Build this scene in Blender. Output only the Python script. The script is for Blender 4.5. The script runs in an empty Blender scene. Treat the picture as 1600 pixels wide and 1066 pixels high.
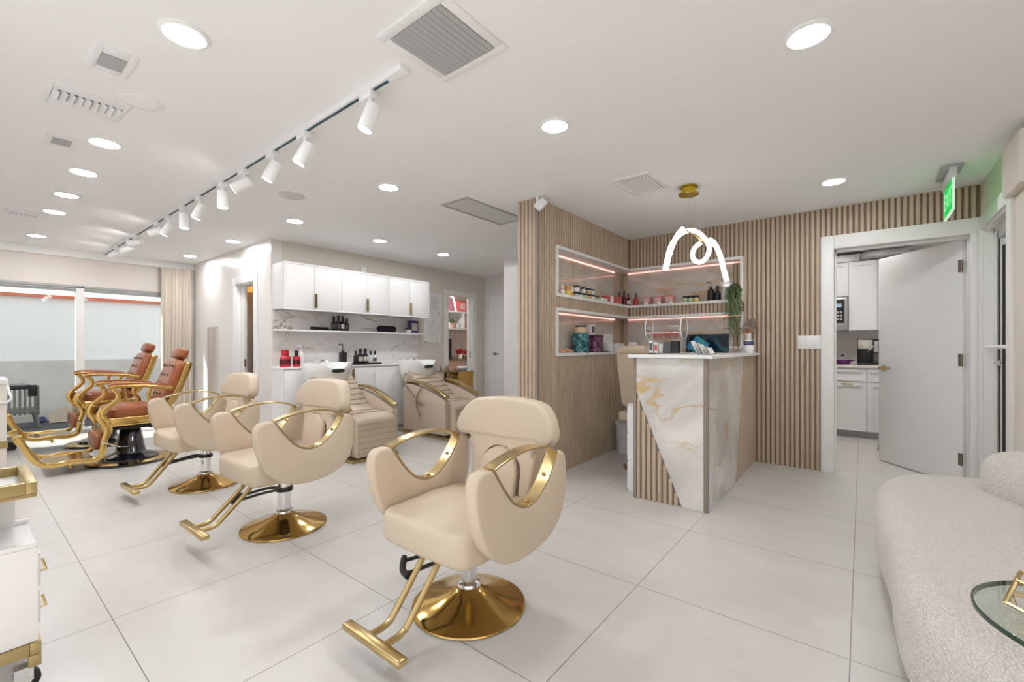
import bpy, bmesh, math, random
from mathutils import Vector, Matrix, Euler
random.seed(7)
SC = bpy.context.scene
COL = SC.collection
PI = math.pi

# ------------------------------------------------------------------ materials
def _nt(name):
    m = bpy.data.materials.new(name); m.use_nodes = True
    nt = m.node_tree
    return m, nt, nt.nodes['Principled BSDF']

def N(nt, t, **kw):
    n = nt.nodes.new(t)
    for k, v in kw.items():
        if k.startswith('i_'):
            n.inputs[int(k[2:]) if k[2:].isdigit() else k[2:].replace('_', ' ')].default_value = v
        else: setattr(n, k, v)
    return n

def rgb(c): return (c[0], c[1], c[2], 1.0)

def mat(name, col, rough=.5, metal=0., bump=None, var=None, coat=0., stretch=None, emit=None, spec=None):
    """bump=(scale,strength,dist)  var=(scale,darker colour)"""
    m, nt, b = _nt(name)
    b.inputs['Base Color'].default_value = rgb(col)
    b.inputs['Roughness'].default_value = rough
    b.inputs['Metallic'].default_value = metal
    if coat: b.inputs['Coat Weight'].default_value = coat; b.inputs['Coat Roughness'].default_value = .08
    if spec is not None: b.inputs['Specular IOR Level'].default_value = spec
    if emit:
        b.inputs['Emission Color'].default_value = rgb(emit[0]); b.inputs['Emission Strength'].default_value = emit[1]
    if bump or var:
        tc = N(nt, 'ShaderNodeTexCoord'); mp = N(nt, 'ShaderNodeMapping')
        if stretch: mp.inputs['Scale'].default_value = stretch
        nt.links.new(tc.outputs['Object'], mp.inputs['Vector'])
    if var:
        no = N(nt, 'ShaderNodeTexNoise'); no.inputs['Scale'].default_value = var[0]; no.inputs['Detail'].default_value = 5
        nt.links.new(mp.outputs[0], no.inputs['Vector'])
        r = N(nt, 'ShaderNodeValToRGB'); r.color_ramp.elements[0].position = .35; r.color_ramp.elements[1].position = .65
        r.color_ramp.elements[0].color = rgb(var[1]); r.color_ramp.elements[1].color = rgb(col)
        nt.links.new(no.outputs['Fac'], r.inputs[0]); nt.links.new(r.outputs[0], b.inputs['Base Color'])
    if bump:
        no = N(nt, 'ShaderNodeTexNoise'); no.inputs['Scale'].default_value = bump[0]; no.inputs['Detail'].default_value = 3
        nt.links.new(mp.outputs[0], no.inputs['Vector'])
        bp = N(nt, 'ShaderNodeBump'); bp.inputs['Strength'].default_value = bump[1]; bp.inputs['Distance'].default_value = bump[2]
        nt.links.new(no.outputs['Fac'], bp.inputs['Height']); nt.links.new(bp.outputs[0], b.inputs['Normal'])
    return m

def glow(name, col, s):
    m = bpy.data.materials.new(name); m.use_nodes = True; nt = m.node_tree; nt.nodes.clear()
    e = N(nt, 'ShaderNodeEmission'); e.inputs[0].default_value = rgb(col); e.inputs[1].default_value = s
    o = N(nt, 'ShaderNodeOutputMaterial'); nt.links.new(e.outputs[0], o.inputs[0]); return m

def clear(name, tint=(.96, .98, .97), refl=.12, tintface=None):
    """thin clear pane: see-through with a reflection that grows at grazing angles"""
    m = bpy.data.materials.new(name); m.use_nodes = True; nt = m.node_tree; nt.nodes.clear()
    t = N(nt, 'ShaderNodeBsdfTransparent'); t.inputs[0].default_value = rgb(tint)
    g = N(nt, 'ShaderNodeBsdfGlossy'); g.inputs['Roughness'].default_value = .03
    lw = N(nt, 'ShaderNodeLayerWeight'); lw.inputs[0].default_value = .5
    mx = N(nt, 'ShaderNodeMixShader'); o = N(nt, 'ShaderNodeOutputMaterial')
    pw = N(nt, 'ShaderNodeMath', operation='POWER'); pw.inputs[1].default_value = 4.; mr = N(nt, 'ShaderNodeMapRange'); mr.inputs[3].default_value = refl * .4; mr.inputs[4].default_value = .55
    nt.links.new(lw.outputs['Facing'], pw.inputs[0]); nt.links.new(pw.outputs[0], mr.inputs[0]); nt.links.new(mr.outputs[0], mx.inputs[0]); nt.links.new(t.outputs[0], mx.inputs[1]); nt.links.new(g.outputs[0], mx.inputs[2])
    nt.links.new(mx.outputs[0], o.inputs[0]); return m

def marble(name, base, cloud, vein, scale=1.2, vw=.035, vscale=1.0, rough=.12, vein2=None):
    m, nt, b = _nt(name); b.inputs['Roughness'].default_value = rough; b.inputs['Coat Weight'].default_value = .5
    tc = N(nt, 'ShaderNodeTexCoord')
    n1 = N(nt, 'ShaderNodeTexNoise'); n1.inputs['Scale'].default_value = scale * 1.7; n1.inputs['Detail'].default_value = 6; n1.inputs['Distortion'].default_value = .8
    nt.links.new(tc.outputs['Object'], n1.inputs['Vector'])
    r1 = N(nt, 'ShaderNodeValToRGB'); e = r1.color_ramp.elements
    e[0].position = .36; e[0].color = rgb(cloud); e[1].position = .62; e[1].color = rgb(base)
    nt.links.new(n1.outputs['Fac'], r1.inputs[0])
    out = r1.outputs[0]
    for i, (vc, sc, w, amt) in enumerate(((vein, vscale, vw, 1.), (vein2 or vein, vscale * 2.1, vw * .6, .55))):
        mp = N(nt, 'ShaderNodeMapping'); mp.inputs['Location'].default_value = (3.1 * i, 1.7 * i + 2.2, .9 * i + 4); mp.inputs['Rotation'].default_value = (.4, -.65, .3)
        mp.inputs['Scale'].default_value = (.8, 1, 1.9)
        nt.links.new(tc.outputs['Object'], mp.inputs['Vector'])
        n2 = N(nt, 'ShaderNodeTexNoise'); n2.inputs['Scale'].default_value = sc; n2.inputs['Detail'].default_value = 7; n2.inputs['Distortion'].default_value = .9; n2.inputs['Roughness'].default_value = .55
        nt.links.new(mp.outputs[0], n2.inputs['Vector'])
        s = N(nt, 'ShaderNodeMath', operation='SUBTRACT'); s.inputs[1].default_value = .5
        a = N(nt, 'ShaderNodeMath', operation='ABSOLUTE')
        nt.links.new(n2.outputs['Fac'], s.inputs[0]); nt.links.new(s.outputs[0], a.inputs[0])
        mr = N(nt, 'ShaderNodeMapRange'); mr.inputs[1].default_value = 0; mr.inputs[2].default_value = w; mr.inputs[3].default_value = amt; mr.inputs[4].default_value = 0
        nt.links.new(a.outputs[0], mr.inputs[0])
        # let the veins come and go
        n3 = N(nt, 'ShaderNodeTexNoise'); n3.inputs['Scale'].default_value = 1.6 + i; nt.links.new(mp.outputs[0], n3.inputs['Vector'])
        m3 = N(nt, 'ShaderNodeMapRange'); m3.inputs[1].default_value = .42; m3.inputs[2].default_value = .62
        nt.links.new(n3.outputs['Fac'], m3.inputs[0])
        mu = N(nt, 'ShaderNodeMath', operation='MULTIPLY'); nt.links.new(mr.outputs[0], mu.inputs[0]); nt.links.new(m3.outputs[0], mu.inputs[1])
        mx = N(nt, 'ShaderNodeMix', data_type='RGBA'); nt.links.new(mu.outputs[0], mx.inputs[0]); nt.links.new(out, mx.inputs[6]); mx.inputs[7].default_value = rgb(vc)
        out = mx.outputs[2]
    nt.links.new(out, b.inputs['Base Color']); return m

def tilefloor():
    m, nt, b = _nt('porcelain floor tile'); b.inputs['Roughness'].default_value = .28; b.inputs['Specular IOR Level'].default_value = .4
    tc = N(nt, 'ShaderNodeTexCoord'); mp = N(nt, 'ShaderNodeMapping'); S = .807
    mp.inputs['Location'].default_value = (.034, -.41, 0)
    nt.links.new(tc.outputs['Object'], mp.inputs['Vector'])
    br = N(nt, 'ShaderNodeTexBrick'); br.offset = 0; br.squash = 1
    for k, v in (('Scale', 1.), ('Mortar Size', .0016), ('Mortar Smooth', .0), ('Brick Width', S), ('Row Height', S), ('Bias', 0.)): br.inputs[k].default_value = v
    nt.links.new(mp.outputs[0], br.inputs['Vector'])
    no = N(nt, 'ShaderNodeTexNoise'); no.inputs['Scale'].default_value = 2.2; no.inputs['Detail'].default_value = 8; no.inputs['Roughness'].default_value = .62
    mp2 = N(nt, 'ShaderNodeMapping'); mp2.inputs['Scale'].default_value = (.7, 1.6, 1); nt.links.new(tc.outputs['Object'], mp2.inputs['Vector']); nt.links.new(mp2.outputs[0], no.inputs['Vector'])
    r = N(nt, 'ShaderNodeValToRGB'); r.color_ramp.elements[0].position = .3; r.color_ramp.elements[1].position = .7
    r.color_ramp.elements[0].color = (.60, .575, .545, 1); r.color_ramp.elements[1].color = (.67, .65, .62, 1)
    nt.links.new(no.outputs['Fac'], r.inputs[0])
    mx = N(nt, 'ShaderNodeMix', data_type='RGBA'); nt.links.new(br.outputs['Fac'], mx.inputs[0]); nt.links.new(r.outputs[0], mx.inputs[6]); mx.inputs[7].default_value = (.17, .155, .14, 1)
    nt.links.new(mx.outputs[2], b.inputs['Base Color']); return m

def boucle():
    m, nt, b = _nt('cream boucle'); b.inputs['Roughness'].default_value = .95; b.inputs['Sheen Weight'].default_value = .3
    tc = N(nt, 'ShaderNodeTexCoord')
    v = N(nt, 'ShaderNodeTexVoronoi'); v.inputs['Scale'].default_value = 125; n = N(nt, 'ShaderNodeTexNoise'); n.inputs['Scale'].default_value = 95; n.inputs['Detail'].default_value = 4
    nt.links.new(tc.outputs['Object'], v.inputs['Vector']); nt.links.new(tc.outputs['Object'], n.inputs['Vector'])
    ad = N(nt, 'ShaderNodeMath', operation='ADD'); nt.links.new(v.outputs['Distance'], ad.inputs[0]); nt.links.new(n.outputs['Fac'], ad.inputs[1])
    r = N(nt, 'ShaderNodeValToRGB'); r.color_ramp.elements[0].position = .55; r.color_ramp.elements[1].position = 1.15
    r.color_ramp.elements[0].color = (.90, .855, .81, 1); r.color_ramp.elements[1].color = (.75, .70, .65, 1)
    nt.links.new(ad.outputs[0], r.inputs[0]); nt.links.new(r.outputs[0], b.inputs['Base Color'])
    bp = N(nt, 'ShaderNodeBump'); bp.invert = True; bp.inputs['Strength'].default_value = .85; bp.inputs['Distance'].default_value = .010
    nt.links.new(ad.outputs[0], bp.inputs['Height']); nt.links.new(bp.outputs[0], b.inputs['Normal']); return m

def swirl(name, cols, scale=9, rough=.35):
    m, nt, b = _nt(name); b.inputs['Roughness'].default_value = rough
    tc = N(nt, 'ShaderNodeTexCoord'); n = N(nt, 'ShaderNodeTexNoise'); n.inputs['Scale'].default_value = scale; n.inputs['Distortion'].default_value = 1.4
    nt.links.new(tc.outputs['Object'], n.inputs['Vector'])
    r = N(nt, 'ShaderNodeValToRGB'); el = r.color_ramp.elements
    el[0].position = .33; el[0].color = rgb(cols[0]); el[1].position = .68; el[1].color = rgb(cols[-1])
    for i, c in enumerate(cols[1:-1]):
        k = el.new(.33 + .35 * (i + 1) / (len(cols) - 1)); k.color = rgb(c)
    nt.links.new(n.outputs['Fac'], r.inputs[0]); nt.links.new(r.outputs[0], b.inputs['Base Color']); return m

W = dict(
    ceil=mat('ceiling paint', (.88, .88, .878), .9),
    white=mat('white satin paint', (.82, .81, .79), .45),
    wallw=mat('white wall paint', (.80, .77, .745), .32),
    beige=mat('beige wall paint', (.72, .655, .585), .8),
    pinkwall=mat('pale blush wall paint', (.76, .70, .655), .8),
    lac=mat('white lacquer', (.84, .835, .83), .38),
    floor=tilefloor(),
    rib=mat('light oak slat', (.60, .475, .36), .5, var=(14, (.47, .36, .265)), stretch=(6, 6, .35)),
    groove=mat('dark slat groove', (.25, .18, .125), .7),
    trimb=mat('taupe edge trim', (.27, .22, .185), .5),
    onyx=marble('pale onyx marble', (.80, .775, .74), (.54, .525, .505), (.60, .40, .16), 1.15, .022, .75, .10),
    nich=marble('niche onyx marble', (.68, .63, .57), (.52, .49, .45), (.56, .38, .22), 1.2, .04, 1.2, .07),
    mwall=marble('white veined marble', (.82, .80, .785), (.78, .765, .75), (.33, .27, .19), .8, .016, .95, .18),
    leather=mat('cream leatherette', (.62, .505, .385), .42, bump=(260, .12, .002)),
    leather2=mat('cream leatherette pad', (.64, .525, .405), .42, bump=(260, .12, .002)),
    pipe=mat('dark piping', (.14, .09, .05), .6),
    taupe=mat('beige quilted fabric', (.56, .455, .35), .6, bump=(180, .2, .002), var=(3, (.50, .40, .305))),
    taupe2=mat('beige side panel fabric', (.54, .44, .345), .6, bump=(180, .2, .002)),
    gold=mat('polished brass', (.66, .47, .21), .16, 1.),
    goldd=mat('deep gold dish', (.62, .40, .13), .13, 1.),
    goldl=mat('pale brushed brass', (.60, .45, .22), .24, 1.),
    goldy=mat('bright yellow gold', (.74, .52, .19), .15, 1.),
    goldp=mat('gold painted steel', (.44, .33, .15), .42, .6),
    chrome=mat('chrome', (.82, .82, .83), .09, 1.),
    steel=mat('brushed steel', (.55, .55, .55), .3, 1.),
    bronze=mat('bronze hinge', (.25, .21, .17), .35, 1.),
    black=mat('black plastic', (.012, .012, .013), .35),
    blackg=mat('gloss black enamel', (.012, .012, .016), .08, coat=.6),
    rubber=mat('black rubber', (.02, .02, .02), .7),
    grey=mat('grey plastic', (.42, .42, .42), .5),
    greyl=mat('light grey plastic', (.62, .62, .61), .5),
    dgrey=mat('dark grey', (.10, .10, .105), .6),
    brown=mat('cognac leather', (.33, .095, .032), .3, bump=(120, .15, .002)),
    browns=mat('cognac tufted leather', (.34, .10, .038), .22, bump=(120, .15, .002)),
    ceramic=mat('white ceramic', (.88, .88, .87), .08, coat=.5),
    curtain=mat('cream curtain cloth', (.80, .73, .65), .85),
    mirror=mat('mirror', (.85, .87, .90), .03, 1.),
    pane=clear('window glass', (.95, .97, .97), .06),
    acry=clear('clear acrylic', (.97, .97, .97), .16),
    gtop=clear('green tinted glass', (.90, .945, .915), .22),
    gedge=mat('dark green glass edge', (.03, .06, .045), .1),
    shade=mat('white painted stucco', (.80, .82, .84), .9),
    kerb=mat('grey concrete', (.62, .61, .59), .9, var=(2.5, (.54, .53, .51))),
    orange=mat('orange painted cap', (.62, .17, .09), .8),
    paving=mat('dark paving', (.09, .095, .105), .8, var=(8, (.06, .06, .07))),
    paper=mat('brown paper', (.42, .35, .28), .85),
    rattan=mat('grey woven rattan', (.12, .125, .12), .7, bump=(90, .8, .01)),
    boucle=boucle(),
    light=glow('warm white diffuser', (.97, .982, 1.), 100),
    spotl=glow('track lamp lens', (1., .98, .94), 40),
    neon=glow('warm white light tube', (1., .94, .82), 2.6),
    led=glow('pink strip light', (1., .40, .34), 1.7),
    exitg=glow('green exit glow', (.03, .85, .12), .5),
    exitl=glow('pale exit letters', (.35, 1., .45), .6),
    exitr=glow('exit rim', (.75, 1., .75), .55),
    deco=mat('blue grey track slot', (.02, .07, .10), .5),
    red=mat('red plastic', (.55, .02, .03), .25),
    dred=mat('dark red bottle', (.10, .004, .012), .12),
    pink=mat('pink carton', (.72, .32, .32), .5),
    pinkl=mat('pale pink carton', (.80, .56, .53), .5),
    pinkr=mat('coral carton', (.62, .12, .12), .45),
    amber=mat('amber jar', (.72, .38, .08), .25),
    cream=mat('cream plastic', (.80, .74, .62), .4),
    blue=mat('navy blue', (.02, .035, .16), .35),
    indigo=mat('indigo box', (.06, .05, .22), .4),
    white2=mat('white plastic', (.85, .85, .85), .35),
    green=mat('pale green label', (.42, .62, .30), .5),
    yellow=mat('yellow label', (.80, .66, .16), .5),
    mint=mat('pale mint jar', (.66, .76, .70), .4),
    teal=swirl('teal printed sleeve', ((.004, .012, .02), (.02, .16, .19), (.20, .42, .46)), 16),
    plum=swirl('plum printed sleeve', ((.02, .004, .015), (.16, .03, .10), (.42, .22, .33)), 18),
    aurora=swirl('blue green picture', ((.004, .02, .05), (.01, .13, .30), (.03, .24, .20), (.10, .35, .55)), 7, .15),
    screen=swirl('dark screen picture', ((.003, .006, .01), (.004, .015, .03), (.02, .09, .12)), 4, .06),
    print=swirl('pale printed card', ((.80, .80, .78), (.66, .72, .70), (.82, .82, .80)), 30),
    leaf=mat('green leaf', (.20, .31, .12), .5, var=(40, (.34, .42, .24))),
    rose=mat('rose gold glaze', (.66, .42, .34), .35),
    brownw=mat('brown abstract panel', (.12, .065, .04), .5, var=(5, (.30, .19, .11)), stretch=(3, 3, .5)),
    ambl=mat('amber lamp glass', (.55, .24, .05), .3, emit=((1., .45, .08), .5)),
    duct=mat('foil duct', (.66, .66, .65), .4, .4, bump=(30, .3, .01)),
    purple=mat('purple enamel', (.12, .02, .13), .2),
    silver=mat('silver plastic', (.66, .63, .58), .3, .5),
    counterk=mat('pale stone worktop', (.74, .70, .65), .3),
    blush=mat('blush desk', (.70, .45, .37), .6),
    rosered=mat('red petals', (.35, .01, .02), .6),
    khaki=mat('olive brown leather', (.26, .19, .10), .4),
    pend=mat('gold canopy', (.66, .47, .05), .18, 1.),
)

# ------------------------------------------------------------------ mesh builder
class M:
    def __init__(s): s.v = []; s.f = []; s.mi = []; s.cur = 0
    def add(s, vs, fs):
        o = len(s.v); s.v += [tuple(v) for v in vs]; s.f += [tuple(i + o for i in f) for f in fs]; s.mi += [s.cur] * len(fs); return s
    def box(s, x0, x1, y0, y1, z0, z1):
        vs = [(x, y, z) for z in (z0, z1) for y in (y0, y1) for x in (x0, x1)]
        return s.add(vs, [(0, 2, 3, 1), (4, 5, 7, 6), (0, 1, 5, 4), (2, 6, 7, 3), (0, 4, 6, 2), (1, 3, 7, 5)])
    def prism(s, pts, ax, a, b):
        P = {'x': lambda p, t: (t, p[0], p[1]), 'y': lambda p, t: (p[0], t, p[1]), 'z': lambda p, t: (p[0], p[1], t)}[ax]
        n = len(pts)
        return s.add([P(p, a) for p in pts] + [P(p, b) for p in pts], [tuple(range(n))[::-1], tuple(range(n, 2 * n))] + [(i, (i + 1) % n, n + (i + 1) % n, n + i) for i in range(n)])
    def rings(s, R, cap=True, closed=False):
        n = len(R[0]); m = len(R); vs = [p for r in R for p in r]; fs = []
        for j in range(m if closed else m - 1):
            k = (j + 1) % m
            for i in range(n): fs.append((j * n + i, j * n + (i + 1) % n, k * n + (i + 1) % n, k * n + i))
        if cap and not closed: fs += [tuple(range(n))[::-1], tuple(range((m - 1) * n, m * n))]
        return s.add(vs, fs)
    def lathe(s, prof, c=(0, 0, 0), n=28):
        prof = [(max(r, 1e-4), z) for r, z in prof]
        return s.rings([[(c[0] + r * math.cos(2 * PI * i / n), c[1] + r * math.sin(2 * PI * i / n), c[2] + z) for i in range(n)] for r, z in prof], cap=prof[0][0] < 1e-3 and prof[-1][0] < 1e-3, closed=prof[0][0] > 1e-3 and prof[-1][0] > 1e-3 and len(prof) > 3)
    def _frame(s, path, closed):
        P = [Vector(p) for p in path]; n = len(P); T = []
        for i in range(n):
            a = P[i - 1] if (i or closed) else P[0]; b = P[(i + 1) % n] if (i < n - 1 or closed) else P[-1]
            t = b - a; T.append(t.normalized() if t.length > 1e-9 else Vector((0, 0, 1)))
        u = T[0].orthogonal().normalized(); U = [u]
        for i in range(1, n):
            q = T[i - 1].rotation_difference(T[i]); u = (q @ U[-1]); u = (u - T[i] * u.dot(T[i])).normalized(); U.append(u)
        return P, T, U
    def tube(s, path, r, n=8, closed=False):
        P, T, U = s._frame(path, closed); R = []
        for i, p in enumerate(P):
            v = T[i].cross(U[i]); ri = r[i] if isinstance(r, (list, tuple)) else r
            R.append([p + (U[i] * math.cos(2 * PI * k / n) + v * math.sin(2 * PI * k / n)) * ri for k in range(n)])
        return s.rings(R, True, closed)
    def cyl(s, p, q, r, r2=None, n=16): return s.tube([p, q], [r, r if r2 is None else r2], n)
    def strip(s, path, w, t, wd=(1, 0, 0), closed=False, ws=None):
        """rectangular section swept along path, width w along wd, thickness t"""
        P, T, _ = s._frame(path, closed); wd = Vector(wd).normalized(); R = []
        for i, p in enumerate(P):
            nn = T[i].cross(wd).normalized(); k = ws[i] if ws else 1.
            R.append([p + wd * (w / 2 * a) + nn * (t * k / 2 * b) for a, b in ((-1, -1), (1, -1), (1, 1), (-1, 1))])
        return s.rings(R, True, closed)
    def ell(s, c, rx, ry, rz, n=20, m=10, e=1.):
        pw = lambda x: math.copysign(abs(x) ** e, x); R = []
        for j in range(m + 1):
            a = -PI / 2 + PI * j / m; ca, sa = pw(math.cos(a)) if 0 < j < m else 1e-4, pw(math.sin(a))
            R.append([(c[0] + rx * ca * pw(math.cos(2 * PI * i / n)), c[1] + ry * ca * pw(math.sin(2 * PI * i / n)), c[2] + rz * sa) for i in range(n)])
        return s.rings(R)
    def xf(s, mx, k=0):
        for i in range(k, len(s.v)): s.v[i] = tuple(mx @ Vector(s.v[i]))
        return s
    def warp(s, fn):
        s.v = [tuple(fn(*v)) for v in s.v]; return s

def spline(pts, k=6, closed=False):
    """Catmull-Rom through the points (any dimension)"""
    n = len(pts); out = []
    for i in range(n if closed else n - 1):
        g = lambda j: pts[j % n] if closed else pts[max(0, min(n - 1, j))]
        a, b, c, d = g(i - 1), g(i), g(i + 1), g(i + 2)
        for q in range(k):
            t = q / k
            out.append(tuple(.5 * ((2 * b[m]) + (c[m] - a[m]) * t + (2 * a[m] - 5 * b[m] + 4 * c[m] - d[m]) * t * t + (-a[m] + 3 * b[m] - 3 * c[m] + d[m]) * t ** 3) for m in range(len(b))))
    if not closed: out.append(tuple(pts[-1]))
    return out

def RT(loc=(0, 0, 0), rot=(0, 0, 0)): return Matrix.Translation(loc) @ Euler(rot).to_matrix().to_4x4()

def obj(name, m, ma, parent=None, bev=0., seg=2, ang=35, sub=0):
    me = bpy.data.meshes.new(name); me.from_pydata(m.v, [], m.f)
    b = bmesh.new(); b.from_mesh(me)
    for f, i in zip(b.faces, m.mi): f.material_index = i
    bmesh.ops.recalc_face_normals(b, faces=b.faces)
    if bev:
        ed = [e for e in b.edges if len(e.link_faces) == 2 and e.calc_face_angle(0) > .5]
        bmesh.ops.bevel(b, geom=ed, offset=bev, offset_type='OFFSET', segments=seg, profile=.5, affect='EDGES', clamp_overlap=False)
    for f in b.faces: f.smooth = True
    b.to_mesh(me); b.free()
    me.set_sharp_from_angle(angle=math.radians(ang))
    for x in (ma if isinstance(ma, (list, tuple)) else [ma]): me.materials.append(W[x] if isinstance(x, str) else x)
    o = bpy.data.objects.new(name, me); COL.objects.link(o)
    if parent: o.parent = parent
    if sub:
        sm = o.modifiers.new('smooth', 'SUBSURF'); sm.levels = sm.render_levels = sub
    return o

def tag(o, label, cat, group=None, kind=None):
    o['label'] = label; o['category'] = cat
    if group: o['group'] = group
    if kind: o['kind'] = kind
    return o

def thing(name, label, cat, loc=(0, 0, 0), rz=0., group=None):
    o = bpy.data.objects.new(name, None); o.empty_display_size = .05; COL.objects.link(o)
    o.location = loc; o.rotation_euler = (0, 0, rz)
    return tag(o, label, cat, group)

def single(name, m, ma, label, cat, loc=(0, 0, 0), rot=(0, 0, 0), group=None, **k):
    o = obj(name, m, ma, None, **k); o.location = loc; o.rotation_euler = rot
    return tag(o, label, cat, group)

def struct(name, m, ma, parent=None, **k):
    o = obj(name, m, ma, parent, **k)
    if parent is None: o['kind'] = 'structure'
    return o

def copytree(o, parent=None):
    c = o.copy(); COL.objects.link(c)
    if parent: c.parent = parent
    for ch in list(o.children): copytree(ch, c)
    return c

def dup(o, label, loc, rz=0., group=None):
    c = copytree(o); c.location = loc; c.rotation_euler = (0, 0, rz); c['label'] = label
    if group: c['group'] = group
    return c

def text(name, body, size, loc, rot, ma, parent=None, ext=.0008, align='CENTER'):
    cu = bpy.data.curves.new(name, 'FONT'); cu.body = body; cu.size = size; cu.extrude = ext; cu.align_x = align; cu.align_y = 'CENTER'
    cu.materials.append(W[ma]); o = bpy.data.objects.new(name, cu); COL.objects.link(o)
    me = bpy.data.meshes.new_from_object(o.evaluated_get(bpy.context.evaluated_depsgraph_get())); bpy.data.objects.remove(o)
    o = bpy.data.objects.new(name, me); COL.objects.link(o); o.location = loc; o.rotation_euler = rot
    if parent: o.parent = parent
    return o
# ------------------------------------------------------------------ the room shell
CZ = 2.40
def cells(a0, a1, z0, z1, holes):
    A = sorted({a0, a1, *[h[0] for h in holes], *[h[1] for h in holes]}); Z = sorted({z0, z1, *[h[2] for h in holes], *[h[3] for h in holes]})
    A = [a for a in A if a0 <= a <= a1]; Z = [z for z in Z if z0 <= z <= z1]
    for i in range(len(A) - 1):
        run = None
        for j in range(len(Z) - 1):
            am, zm = (A[i] + A[i + 1]) / 2, (Z[j] + Z[j + 1]) / 2
            solid = not any(h[0] < am < h[1] and h[2] < zm < h[3] for h in holes)
            if solid: run = (run[0] if run else Z[j], Z[j + 1])
            if run and (not solid or j == len(Z) - 2): yield A[i], A[i + 1], run[0], run[1]; run = None
def spans(a, holes, z0=0., z1=CZ):
    out = [(z0, z1)]
    for h in holes:
        if h[0] <= a <= h[1]:
            nx = []
            for s, e in out:
                if h[2] > s: nx.append((s, min(e, h[2])))
                if h[3] < e: nx.append((max(s, h[3]), e))
            out = [q for q in nx if q[1] - q[0] > .004]
    return out

struct('floor', M().box(-8.06, 2.3, -1.6, 7.7, -.08, 0), 'floor')
struct('ceiling', M().box(-8.2, 2.4, -1.6, 7.8, CZ, CZ + .1), 'ceil')

NU, NL = (1.60, 2.05), (1.06, 1.49)
BH = [(-2.36, -.933, *NU), (-2.36, -.933, *NL), (-.29, .75, 0, 2.137)]
LH = [(3.345, 5.2, *NU), (3.345, 5.2, *NL)]
# slat wall behind the counter: oak slats standing proud of a dark groove board
def rib_z(m, x, y, z0, z1): m.prism([(x - .0145, y + .016), (x - .0115, y), (x + .0115, y), (x + .0145, y + .016)], 'z', z0, z1)
m = M(); m.cur = 1
for a0, a1, z0, z1 in cells(-2.165, .72, 0, CZ, [(-2.36, -.933, *NU), (-2.36, -.933, *NL), (-.215, .675, 0, 2.035)]): m.box(a0, a1, 4.944, 5.13, z0, z1)
m.cur = 0; x = -2.118
while x < .71:
    for z0, z1 in spans(x, BH): rib_z(m, x, 4.929, z0, z1)
    x += .04
struct('wall_back', m, ['rib', 'groove'])
m = M(); m.cur = 1
for a0, a1, z0, z1 in cells(3.06, 5.13, 0, CZ, LH): m.box(-2.345, -2.164, a0, a1, z0, z1)
m.box(-2.356, -2.338, 3.06, 5.13, 0, CZ)
m.cur = 0; y = 3.10
while y < 4.925:
    for z0, z1 in spans(y, LH): m.prism([(-2.165, y - .0145), (-2.149, y - .0115), (-2.149, y + .0115), (-2.165, y + .0145)], 'z', z0, z1)
    y += .04
for i in range(5):
    xx = -2.338 + i * .040; m.prism([(xx - .0145, 3.062), (xx - .0115, 3.045), (xx + .0115, 3.045), (xx + .0145, 3.062)], 'z', 0, CZ)
struct('wall_left', m, ['rib', 'groove'])
struct('trim_1', M().box(-2.166, -2.137, 3.04, 3.075, 0, CZ), 'trimb')

# display niches
def niche(z0, z1, label):
    t = thing('display_niche', label, 'wall niche', (0, 0, z0))
    h = z1 - z0; L = [(-2.334, 3.35), (-2.143, 3.35), (-2.143, 4.921), (-.937, 4.921), (-.937, 5.118), (-2.334, 5.118)]
    obj('shelf_board', M().prism(L, 'z', 0, .018), 'lac', t); obj('top_board', M().prism(L, 'z', h - .018, h), 'lac', t)
    F = M().box(-2.334, -2.143, 3.35, 3.372, .018, h - .018).box(-.96, -.937, 4.921, 5.118, .018, h - .018)
    obj('side_panel', F, 'lac', t)
    F = M().box(-2.160, -2.138, 3.342, 4.916, -.004, .024).box(-2.160, -.933, 4.916, 4.938, -.004, .024)
    F.box(-2.160, -2.138, 3.342, 4.916, h - .024, h + .004).box(-2.160, -.933, 4.916, 4.938, h - .024, h + .004)
    F.box(-2.160, -2.138, 3.342, 3.374, .024, h - .024).box(-.963, -.933, 4.916, 4.938, .024, h - .024)
    obj('front_frame', F, 'lac', t)
    obj('back_panel', M().box(-2.334, -2.326, 3.372, 4.90, .018, h - .018), 'nich', t)
    obj('back_panel', M().box(-2.24, -1.065, 5.11, 5.118, .018, h - .018), 'nich', t)
    S = M(); S.cur = 1; S.box(-1.065, -.96, 5.114, 5.118, .018, h - .018); S.cur = 0
    for xx in (-1.045, -1.01, -.975): rib_z(S, xx, 5.10, .018, h - .018)
    obj('slat_strip', S, ['rib', 'groove'], t)
    S = M(); S.cur = 1; S.box(-2.334, -2.33, 4.9, 5.118, .018, h - .018).box(-2.334, -2.24, 5.114, 5.118, .018, h - .018); S.cur = 0
    for xx in (-2.315, -2.28, -2.25): rib_z(S, xx, 5.10, .018, h - .018)
    for yy in (4.93, 4.97, 5.01, 5.05): S.prism([(-2.33, yy - .0145), (-2.314, yy - .0115), (-2.314, yy + .0115), (-2.33, yy + .0145)], 'z', .018, h - .018)
    obj('slat_strip', S, ['rib', 'groove'], t)
    obj('led_strip', M().box(-2.326, -2.314, 3.38, 4.9, h - .028, h - .021), 'led', t); obj('led_strip', M().box(-2.24, -.97, 5.098, 5.11, h - .028, h - .021), 'led', t)
    return t
niche(*NU, 'upper white framed corner niche with marble back and pink strip light')
niche(*NL, 'lower white framed corner niche with marble back, just above counter height')

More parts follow.
